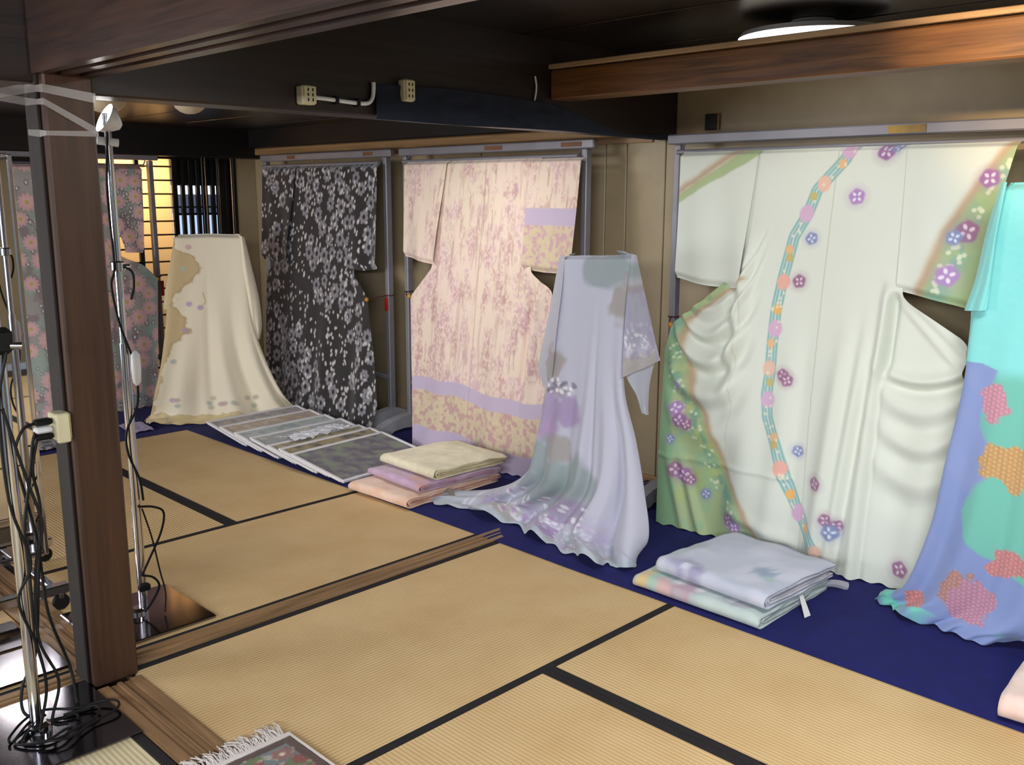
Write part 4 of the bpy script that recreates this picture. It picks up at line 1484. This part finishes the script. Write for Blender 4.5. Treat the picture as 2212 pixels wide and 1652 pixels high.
# clear tape round the top of the pillar
TAPE, nt, p = newmat('clear_tape')
setp(p, Roughness=.25, Transmission_Weight=0.0)
p.inputs['Base Color'].default_value = rgba((.82, .78, .76))
trn = nt.nodes.new('ShaderNodeBsdfTransparent')
mxs = nt.nodes.new('ShaderNodeMixShader'); mxs.inputs[0].default_value = .20
nt.links.new(trn.outputs[0], mxs.inputs[1]); nt.links.new(p.outputs[0], mxs.inputs[2])
nt.links.new(mxs.outputs[0], nt.nodes['Material Output'].inputs[0])


def tape(label, z0, z1, h, tail=None):
    """band wrapped on the left and front faces of the pillar"""
    pts = [(1.0105, 2.925, z0 + .006), (1.0105, 2.84, z0), (1.018, 2.812, z0), (1.16, 2.812, z1), (1.164, 2.83, z1)]
    if tail: pts = [tail] + pts
    m = MB()
    n = len(pts)
    vs = []
    for i, q in enumerate(pts):
        hh = h * (1 + .25 * math.sin(i * 2.1))
        vs += [(q[0], q[1], q[2] - hh / 2), (q[0], q[1], q[2] + hh / 2)]
    m.add(vs, [(2 * i, 2 * i + 2, 2 * i + 3, 2 * i + 1) for i in range(n - 1)])
    o = m.build('clear_tape', TAPE)
    mo = o.modifiers.new('thickness', 'SOLIDIFY'); mo.thickness = .0008
    return tag(o, label, 'tape', 'strips of clear tape on the pillar')


tape('topmost clear tape strip around the pillar head', 1.783, 1.765, .022, (.80, 2.90, 1.735))
tape('slanting clear tape strip across the pillar head', 1.748, 1.672, .018, (.78, 2.93, 1.78))
tape('lowest level clear tape strip on the pillar head', 1.664, 1.668, .016)

# ================================================================== light stands
def stand_base(root, x, y, s, z=0.0):
    B(x - s, x + s, y - s, y + s, z + .002, z + .012, bev=.003).build('base_plate', STEEL, root)
    MB().lathe([(.032, z + .012), (.030, z + .03), (.018, z + .04)], (x, y, 0), 20).build('collar', CHROME, root, True)


def cord(root, pts, r=.0042, name='cord', mat=None):
    return MB().tube(smoothpath(pts, 7), r, 7).build(name, mat or BLACKP, root, True)


# stand right behind the pillar
x, y = 1.358, 3.217
t = thing('light_stand', 'chrome pole light stand with a white lamp just right of the pillar', 'light stand', (x, y, 0), 0, 'chrome light stands on square polished plates')
stand_base(t, x - .02, y + .005, .20)
MB().tube([(x, y, .012), (x, y, 1.0)], .0165, 16).build('lower_pole', CHROME, t, True)
MB().tube([(x, y, 1.0), (x, y, 1.76)], .0125, 16).build('upper_pole', CHROME, t, True)
MB().lathe([(.014, 1.245), (.024, 1.25), (.024, 1.275), (.014, 1.28)], (x, y, 0), 16).build('clamp_ring', CHROME, t, True)
MB().tube([(x + .014, y - .015, 1.262), (x + .03, y - .03, 1.262)], .007, 8).build('clamp_knob', CHROME, t, True)
# lamp head
MB().tube([(x - .035, y + .005, 1.672), (x + .028, y - .012, 1.665)], .013, 14).build('head_clamp', WHITEP, t, True)
ax = Vector((-.86, .05, .45)).normalized()
c0 = Vector((x + .012, y, 1.735))
def cone_ring(dst, rr, n=24):
    e1 = ax.orthogonal().normalized(); e2 = ax.cross(e1)
    return [c0 + ax * dst + e1 * (rr * math.cos(2 * math.pi * k / n)) + e2 * (rr * math.sin(2 * math.pi * k / n)) for k in range(n)]
m = MB(); rings = [cone_ring(-.035, .012), cone_ring(-.02, .026), cone_ring(0, .042), cone_ring(.022, .05)]
vs = [p_ for r_ in rings for p_ in r_]
m.add(vs, [(i * 24 + k, i * 24 + (k + 1) % 24, (i + 1) * 24 + (k + 1) % 24, (i + 1) * 24 + k) for i in range(3) for k in range(24)])
m.build('reflector', WHITEP, t, True)
m = MB(); m.add(cone_ring(.012, .044), [tuple(range(24))]); m.add(cone_ring(.008, .044), [tuple(range(24))])
m.build('bulb', emis('clip_bulb', (1.0, .98, .96), 25.0), t)
d = bpy.data.lights.new('clip_glow', 'SPOT'); d.energy = 9; d.color = (.86, .86, 1.0); d.spot_size = math.radians(150); d.spot_blend = .8; d.shadow_soft_size = .04
o = bpy.data.objects.new('clip_glow', d); link(o); o.location = c0 + ax * .04
o.rotation_euler = (ax + Vector((.5, .5, .5))).to_track_quat('-Z', 'Y').to_euler()
cord(t, [(x - .01, y - .02, 1.70), (x - .022, y - .012, 1.5), (x - .02, y - .02, 1.27), (x - .035, y - .02, 1.20), (x - .02, y - .022, 1.08), (x + .012, y - .022, .97), (x + .03, y - .022, .93)])
cord(t, [(x + .012, y - .022, 1.262), (x + .035, y - .03, 1.24), (x + .036, y - .03, 1.19), (x + .024, y - .03, 1.15)])
sw = MB().lathe([(.004, -.062), (.014, -.05), (.017, 0), (.015, .045), (.004, .06)], (x + .024, y - .028, .915), 14).build('switch', WHITEP, t, True)
cord(t, [(x + .028, y - .026, .865), (x + .02, y - .024, .78), (x - .02, y - .02, .70), (x - .022, y - .02, .62), (x + .01, y - .022, .52), (x + .018, y - .022, .44)])
cord(t, [(x + .0, y - .02, .42), (x + .05, y - .03, .41), (x + .085, y - .03, .38), (x + .07, y - .03, .31), (x + .02, y - .03, .22), (x - .01, y - .03, .17)])
cord(t, [(x + .012, y - .02, .41), (x + .035, y - .03, .30), (x + .052, y - .04, .17), (x + .062, y - .05, .09), (x + .05, y - .06, .02)], .003)
cord(t, [(x - .012, y - .03, .17), (x + .03, y - .03, .15), (x + .05, y - .03, .11), (x + .02, y - .03, .06), (x - .01, y - .03, .03)])
B(x - .02, x + .02, y - .03, y - .008, .105, .13, bev=.004).build('cord_clip', BLACKP, t)

# stand at the left front
x, y = .80, 2.672
t = thing('light_stand', 'chrome light stand with tangled black cords at the left front', 'light stand', (x, y, 0), 0, 'chrome light stands on square polished plates')
stand_base(t, x + .01, y + .005, .205)
MB().tube([(x, y, .012), (x, y, 1.1)], .016, 16).build('lower_pole', CHROME, t, True)
MB().tube([(x, y, 1.1), (x, y, 1.72)], .012, 16).build('upper_pole', CHROME, t, True)
B(x - .03, x + .032, y - .028, y + .02, 1.09, 1.16, bev=.012).build('clamp', BLACKP, t)
MB().tube([(x + .02, y - .03, 1.115), (x + .045, y - .04, 1.113)], .009, 10).build('clamp_knob', CHROME, t, True)
for k in range(3):
    a0 = k * 1.9
    ring = [(x + .03 + .02 * k + (.075 + .025 * k) * math.cos(q) * (1 + .2 * math.sin(2 * q + k)), y - .02 + (.05 + .018 * k) * math.sin(q) * (1 + .25 * math.cos(3 * q)), .018 + .004 * k + .004 * math.sin(3 * q + k)) for q in np.linspace(a0, a0 + 5.6, 22)]
    cord(t, ring, .0038, 'cord_coil')
cord(t, [(x + .012, y - .02, 1.10), (x - .02, y - .022, .95), (x - .018, y - .022, .7), (x + .02, y - .022, .52), (x - .02, y - .022, .42), (x + .014, y - .022, .28), (x + .028, y - .024, .15), (x + .0, y - .026, .03)])
cord(t, [(x - .012, y - .022, .95), (x + .03, y - .024, .75), (x + .055, y - .03, .62), (x + .03, y - .026, .5), (x + .02, y - .024, .3), (x + .06, y - .03, .16), (x + .03, y - .04, .05), (x + .07, y - .04, .025)])
MB().lathe([(.018, 1.70), (.045, 1.74), (.05, 1.80)], (x, y, 0), 20, 'Z', False).build('lamp_shade', WHITEP, t, True)

# spare base plates at the left edge
for (x, y, lb) in ((.905, 3.125, 'square polished steel plate on the tatami beside the left threshold'), (.88, 3.375, 'farther square polished steel plate on the tatami at the left edge')):
    t = thing('steel_plate', lb, 'base plate', (x, y, 0), 0, 'spare polished base plates')
    B(x - .118, x + .118, y - .115, y + .115, .002, .012, bev=.003).build('plate', STEEL, t)
    MB().lathe([(.020, .012), (.018, .02), (.010, .024)], (x - .09, y, 0), 16).build('socket', CHROME, t, True)

# socket with plugs on the pillar
t = thing('wall_socket', 'cream socket box with plugged cords on the left face of the pillar', 'socket', (1.0, 2.87, .79))
B(.972, 1.010, 2.800, 2.818, .793, .880, bev=.004).build('face_plate', CREAMP, t)
B(.975, 1.020, 2.819, 2.880, .797, .876, bev=.004).build('box', CREAMP, t)
for dz, nm in ((.855, BLACKP), (.832, WHITEP), (.812, BLACKP)):
    B(.925, .974, 2.832, 2.862, dz - .009, dz + .009, bev=.005).build('plug', nm, t)
cord(t, [(.93, 2.845, .855), (.89, 2.84, .84), (.865, 2.84, .77), (.88, 2.84, .66), (.90, 2.83, .50), (.90, 2.80, .3), (.94, 2.78, .12), (.93, 2.72, .03)], .0045)
cord(t, [(.93, 2.845, .832), (.915, 2.84, .80), (.895, 2.83, .70), (.865, 2.82, .56), (.86, 2.80, .42), (.84, 2.76, .22), (.81, 2.74, .08), (.84, 2.72, .025)], .0045)
cord(t, [(.93, 2.845, .812), (.905, 2.83, .72), (.915, 2.83, .60), (.885, 2.81, .40), (.85, 2.78, .20), (.80, 2.76, .12), (.79, 2.74, .05), (.82, 2.70, .03)], .0045)
tag(B(1.159, 1.168, 2.862, 2.878, .38, .60, bev=.002).build('cable_cover', CREAMP), 'narrow cream cable cover on the right face of the pillar', 'cable cover')

# ================================================================== rolling mirror at the left
t = thing('rolling_mirror', 'tall rolling mirror with chrome feet behind the pillar at the left edge', 'mirror', (.95, 3.75, 0))
MIR = plain('mirror_glass', (.86, .86, .86), rough=.02, metal=1.0, var=0.0)
B(.70, 1.225, 3.772, 3.778, .14, 1.62).build('glass', MIR, t)
fm = MB()
fm.box(.69, 1.235, 3.778, 3.80, .13, 1.63)
fm.build('backing', plain('mirror_back', (.25, .22, .2), .6), t)
for xx in (.692, 1.228):
    B(xx - .008, xx + .008, 3.765, 3.80, .12, 1.64, bev=.003).build('frame_side', CHROME, t)
for z in (.125, 1.635):
    B(.70, 1.22, 3.765, 3.80, z - .008, z + .008, bev=.003).build('frame_rail', CHROME, t)
for yy, xr in ((3.49, 1.20), (4.02, 1.33)):
    B(.55, xr, yy - .022, yy + .022, .065, .10, bev=.004).build('foot_bar', CHROME, t)
for xx in (.80, 1.15):
    B(xx - .015, xx + .015, 3.512, 3.998, .07, .095, bev=.003).build('cross_foot', CHROME, t)
    B(xx - .012, xx + .012, 3.79, 3.815, .095, .4, bev=.003).build('upright', CHROME, t)
for xx, yy in ((1.30, 4.02), (.58, 4.02), (1.17, 3.49), (.58, 3.49)):
    MB().lathe([(.006, -.010), (.027, -.010), (.030, -.006), (.030, .006), (.027, .010), (.006, .010)], (xx, yy, .031), 18, 'Y').build('caster', BLACKP, t, True)
    B(xx - .008, xx + .008, yy - .013, yy + .013, .045, .068, bev=.002).build('caster_fork', CHROME, t)

# ================================================================== sample boards in clear folders
RIMM = plain('clear_folder_rim', (.90, .89, .90), rough=.25, var=.03)
pal = [[(.36, .33, .38), (.46, .44, .46), (.50, .54, .44)], [(.30, .27, .25), (.55, .49, .33), (.62, .56, .38)], [(.62, .57, .42), (.52, .47, .34), (.70, .66, .52)], [(.70, .72, .72), (.62, .64, .66), (.78, .76, .70)],
       [(.66, .72, .68), (.74, .76, .76), (.60, .64, .64)], [(.76, .66, .52), (.66, .58, .54), (.80, .72, .62)], [(.58, .54, .53), (.68, .63, .60), (.50, .48, .50)]]
desc = ['dark plum-grey sample board in a clear folder, nearest of the row', 'brown and gold sample board second from the nearest', 'olive gold sample board third from the nearest', 'pale grey sample board in the middle of the overlapping row',
        'mint grey sample board under the crumpled wrapping', 'peach and tan sample board second from the far end', 'grey-brown sample board at the far end of the row']
SX, SY = .68, .45
for k, (yf, xf) in enumerate(((4.02, 2.765), (4.16, 2.775), (4.27, 2.765), (4.50, 2.785), (4.67, 2.775), (4.87, 2.785), (5.05, 2.79))):
    r = thing('sample_board', desc[k], 'board', (xf + .03, yf, .013), 0, 'sample boards overlapping in a row')
    r.rotation_euler = (math.radians(8.8), 0, math.radians(4.5 - .4 * k))
    B(0, SX, 0, SY, 0, .008, bev=.002).build('board', cloth('board_back', (.70, .69, .69), .5), r, False, False)
    B(.014, SX - .014, .014, SY - .014, .008, .0095).build('fabric_print', cloth('sample_%d' % k, [np.array(c) for c in pal[k]], rough=.35, crepe=.05), r, False, False)
    rm = MB()
    rm.box(0, SX, -.004, .016, 0, .015, bev=.003); rm.box(0, SX, SY - .016, SY + .004, 0, .015, bev=.003)
    rm.box(-.004, .016, .016, SY - .016, 0, .015, bev=.003); rm.box(SX - .016, SX + .004, .016, SY - .016, 0, .015, bev=.003)
    rm.build('rim', RIMM, r, False, False)
# crumpled wrapping
V, U = np.meshgrid(np.linspace(0, 1, 50), np.linspace(0, 1, 90), indexing='ij')
X = 2.93 + U * .42 - .04 * V
Y = 4.66 + V * .13 + U * .06
Z = .088 + .020 * np.abs(fbm(U * 9, V * 5, 5, 3) - .5) * 2 + .014 * np.sin(math.pi * V) + .012 * np.abs(np.sin(U * 11 + V * 2))
X = X + .02 * (fbm(U * 7, V * 7, 9) - .5); Y = Y + .035 * (fbm(U * 8, V * 6, 10) - .5)
o = grid_obj('crumpled_wrapper', np.stack([X, Y, Z], -1)[::-1], plain('white_film', (.86, .86, .89), rough=.25, var=.05), None, None, .0012)
tag(o, 'crumpled white plastic wrapper lying on the sample boards', 'wrapper')

# ================================================================== folded garments
def folded(name, label, x0, x1, y0, y1, z0, h, cols, layers=4, rz=0.0, group=None, crepe=.4, seed=1, edge=None, droop=.010, prints=()):
    cx, cy = (x0 + x1) / 2, (y0 + y1) / 2
    r = thing(name, label, 'folded kimono', (cx, cy, z0), rz, group)
    for k in range(layers):
        f = k / layers
        zt, zb = h * (1 - .45 * f), h * .45 * f + .003
        rad = (zt - zb) / 2
        a0, a1 = (x0 - cx) + .012 * k, (x1 - cx) - .018 * ((k * 7) % 3)
        path = []
        for s in np.linspace(a1, a0 + rad, 26): path.append((s, zt))
        for q in np.linspace(math.pi / 2, 3 * math.pi / 2, 12)[1:-1]: path.append((a0 + rad + rad * math.cos(q), (zt + zb) / 2 + rad * math.sin(q)))
        for s in np.linspace(a0 + rad, a1 - .02, 26): path.append((s, zb))
        path = np.array(path)
        ny = 34
        vv = np.linspace(0, 1, ny)
        ya, yb = (y0 - cy) + .006 * ((k * 5) % 3), (y1 - cy) - .006 * k
        Pm = np.zeros((len(path), ny, 3))
        Pm[..., 0] = path[:, :1]
        Pm[..., 1] = ya + (yb - ya) * vv[None]
        Pm[..., 2] = path[:, 1:]
        hz = Pm[..., 2] / h
        rag = .010 * (vnoise(Pm[..., 0] * 14, Pm[..., 2] * 60, seed + k) - .5)
        Pm[..., 1] += rag * (vv[None] < .06)
        Pm[..., 2] += hz * (.008 * (fbm(Pm[..., 0] * 9, Pm[..., 1] * 9, seed) - .5) * 2 - droop * (np.maximum(0, .12 - vv[None]) / .12) ** 2 - droop * (np.maximum(0, vv[None] - .88) / .12) ** 2)
        Pm[..., 2] -= hz * .012 * sm(Pm[..., 0], a1 - .12, a1)
        Pm[..., 0] += .010 * hz * (fbm(Pm[..., 1] * 7, Pm[..., 2] * 7, seed + 3) - .5)
        Pm[..., 2] = np.maximum(Pm[..., 2], .002)
        c = cols if k % 2 == 0 or edge is None else edge
        if k == 0 and prints:
            PR_ = Print(Pm[..., 0], Pm[..., 1], cols[0])
            PR_.mix(np.clip((fbm(PR_.a * 8, PR_.b * 8, seed, 3) - .4) * 4, 0, 1), cols[1])
            for (px_, py_, ra, rb, cc, al) in prints:
                PR_.blob(px_ - cx, py_ - cy, ra, rb, cc, al, .8, 0, .5, int(px_ * 100) % 17)
            o_ = grid_obj('outer_fold', Pm, KCLOTH, None, PR_.out(), .0045)
            o_.parent = r
            continue
        grid_obj_local('outer_fold' if k == 0 else 'inner_fold', Pm, cloth('fold_%s_%d' % (name + label[:9].replace(' ', '_'), 0 if c is cols else 1), [np.array(q) for q in c], rough=.8, crepe=crepe), r, .0045)
    return r


def grid_obj_local(name, P, mat, parent, thick):
    o = grid_obj(name, P, mat, None, None, thick)
    o.parent = parent
    return o


GF = 'folded kimonos stacked on the blue cloth'
folded('folded_kimono', 'peach pink folded kimono, bottom of the three-high stack', 2.765, 3.43, 3.475, 3.93, .008, .052, [(.90, .74, .64), (.93, .80, .72)], 4, math.radians(2), GF, seed=2, edge=[(.78, .56, .48), (.86, .68, .60)])
folded('folded_kimono', 'mauve and salmon folded kimono, middle of the three-high stack', 2.87, 3.42, 3.46, 3.90, .069, .040, [(.80, .62, .60), (.74, .62, .72), (.78, .66, .76)], 4, math.radians(-3), GF, seed=4, edge=[(.62, .47, .52), (.74, .60, .66)])
folded('folded_kimono', 'cream textured folded kimono, top of the three-high stack', 2.95, 3.45, 3.45, 3.90, .118, .050, [(.86, .82, .70), (.92, .88, .76)], 5, math.radians(-2), GF, crepe=.9, seed=6, edge=[(.72, .64, .48), (.80, .72, .56)])
folded('folded_kimono', 'pale mint folded kimono with a flowered corner, lower of the pair', 2.815, 3.34, 1.575, 2.125, .008, .050, [(.70, .76, .76), (.77, .82, .81), (.74, .78, .78)], 5, math.radians(0), GF, seed=9, edge=[(.62, .66, .66), (.72, .75, .75)],
       prints=[(2.84, 2.09, .06, .035, (.86, .74, .52), .9), (2.86, 2.03, .05, .03, (.62, .76, .70), .8), (2.83, 1.98, .04, .04, (.86, .68, .66), .8), (2.85, 1.90, .045, .05, (.74, .58, .66), .75),
               (2.87, 1.85, .02, .02, (.92, .92, .92), .9), (2.88, 1.95, .02, .02, (.92, .92, .92), .9), (2.86, 1.70, .03, .05, (.62, .60, .66), .7), (2.87, 1.72, .012, .015, (.92, .92, .94), .9)])
folded('folded_kimono', 'pale blue-grey folded kimono with small flowers, upper of the pair', 2.865, 3.36, 1.565, 2.05, .067, .060, [(.74, .76, .83), (.79, .80, .86), (.70, .75, .79)], 6, math.radians(-3), GF, seed=12, edge=[(.66, .66, .70), (.76, .76, .80)],
       prints=[(2.90, 1.95, .04, .07, (.62, .62, .74), .8), (2.89, 1.92, .015, .018, (.92, .92, .96), .9), (2.91, 1.86, .015, .018, (.92, .92, .96), .9), (2.89, 1.87, .03, .03, (.58, .56, .70), .7), (3.02, 2.02, .10, .03, (.62, .68, .70), .7),
               (3.05, 1.68, .035, .045, (.52, .58, .70), .85), (3.07, 1.66, .012, .012, (.94, .94, .96), .9), (3.09, 1.68, .012, .012, (.94, .94, .96), .9), (3.00, 1.64, .025, .03, (.64, .74, .74), .8), (3.02, 1.69, .03, .03, (.56, .62, .72), .7)])
t = thing('paper_tag', 'white paper tag hanging out of the folded pair onto the blue cloth', 'tag', (3.07, 1.56, .01))
m = MB(); m.add([(3.10, 1.575, .055), (3.125, 1.575, .055), (3.06, 1.505, .010), (3.025, 1.51, .010)], [(0, 1, 2, 3)])
o = m.build('card', WHITEP, t); mo = o.modifiers.new('thickness', 'SOLIDIFY'); mo.thickness = .0012
tag(MB().tube(smoothpath([(3.30, 1.60, .03), (3.345, 1.575, .028), (3.375, 1.55, .022), (3.395, 1.53, .012)], 6), .012, 8, True, .018).build('tassel', cloth('tassel_grey', (.62, .62, .66)), None, True),
    'grey fabric tassel at the far corner of the folded pair', 'tassel')
tag(MB().tube(smoothpath([(3.02, 3.45, .06), (3.03, 3.43, .045), (3.035, 3.42, .025), (3.03, 3.41, .012)], 5), .009, 8, True, .014).build('tassel', cloth('tassel_olive', (.50, .46, .40)), None, True),
    'small dull tassel hanging from the three-high stack', 'tassel')
folded('pink_bundle', 'pale pink rolled kimono at the lower right corner', 2.815, 3.18, .20, .795, .008, .085, [(.90, .78, .74), (.93, .83, .80)], 4, math.radians(4), None, seed=20, edge=[(.78, .60, .50), (.86, .74, .68)])
# small cloths on the back strip
V, U = np.meshgrid(np.linspace(0, 1, 40), np.linspace(0, 1, 60), indexing='ij')
P3 = np.stack([1.72 + .36 * U + .05 * V, 5.78 + .26 * V, .012 + .02 * fbm(U * 5, V * 5, 3) + .015 * np.sin(math.pi * U) * np.sin(math.pi * V)], -1)
PR = Print(P3[..., 0], P3[..., 1], (.24, .23, .25))
PR.mix((fbm(PR.a * 40, PR.b * 40, 7, 2) > .56).astype(float), (.62, .60, .62))
tag(grid_obj('folded_remnant', P3[::-1], KCLOTH, None, PR.out()[::-1], .006), 'small black and white cloth folded on the back blue strip', 'cloth')
P3 = np.stack([2.47 + .15 * U + .03 * V, 5.84 + .26 * V, .010 + .012 * fbm(U * 5, V * 5, 8)], -1)
tag(grid_obj('lilac_remnant', P3[::-1], cloth('lilac', (.58, .52, .68)), None, None, .004), 'lilac cloth scrap beside the hem of the cream kimono', 'cloth')

# ================================================================== rug with fringe
rug = thing('fringed_rug', 'dark patterned rug with white fringe at the bottom edge', 'rug', (.85, 1.6, .008))
V, U = np.meshgrid(np.linspace(0, 1, 220), np.linspace(0, 1, 170), indexing='ij')
XR, YR = .40 + .89 * U, 2.15 - 1.1 * V
PR = Print(XR, YR, (.30, .20, .16))
edge = np.minimum(1.29 - PR.a, 2.15 - PR.b)
PR.mix(((edge > .03) & (edge < .10)).astype(float) * .9, (.42, .46, .48))
nz_ = fbm(PR.a * 32, PR.b * 32, 5, 3)
PR.mix(np.clip((nz_ - .52) * 8, 0, 1) * (edge > .025), (.50, .24, .22))
PR.mix(np.clip((fbm(PR.a * 40 + 7, PR.b * 40, 6, 3) - .58) * 9, 0, 1) * (edge > .025), (.66, .62, .56))
PR.mix(np.clip((fbm(PR.a * 36 + 3, PR.b * 36, 9, 3) - .60) * 9, 0, 1) * (edge > .025), (.36, .42, .24))
PR.mix(((edge > .10) & (edge < .115)).astype(float) * .9, (.22, .15, .13))
for k in range(6):
    PR.daisy(1.225, 2.085 - k * .13, .03, (.52, .36, .34), (.80, .74, .62), 6)
    PR.daisy(1.225 - k * .13, 2.085, .03, (.52, .36, .34), (.80, .74, .62), 6)
grid_obj('pile', np.stack([XR, YR, .0125 + .0015 * fbm(U * 60, V * 60, 2)], -1)[::-1], cloth('rug_pile', None, .95, .8, 300), rug, PR.out()[::-1], .006)
FR = plain('fringe_cotton', (.84, .80, .78), rough=.9, var=.06)
B(1.288, 1.302, 1.05, 2.152, .0085, .0165, bev=.003).build('selvage', FR, rug)
B(.40, 1.302, 2.148, 2.172, .0085, .0165, bev=.003).build('fringe_band', FR, rug)
fm = MB()
rr = random.Random(3)
for k in range(420):
    x0 = .41 + .885 * rr.random()
    ln = .045 + .045 * rr.random()
    dx, dz = rr.uniform(-.03, .03), rr.uniform(0, .012)
    fm.tube([(x0, 2.165, .012), (x0 + dx * .4, 2.165 + ln * .5, .014 + dz), (x0 + dx, 2.165 + ln, .010)], .0016, 4, False)
tag(fm.build('fringe', FR, rug), kind='stuff')
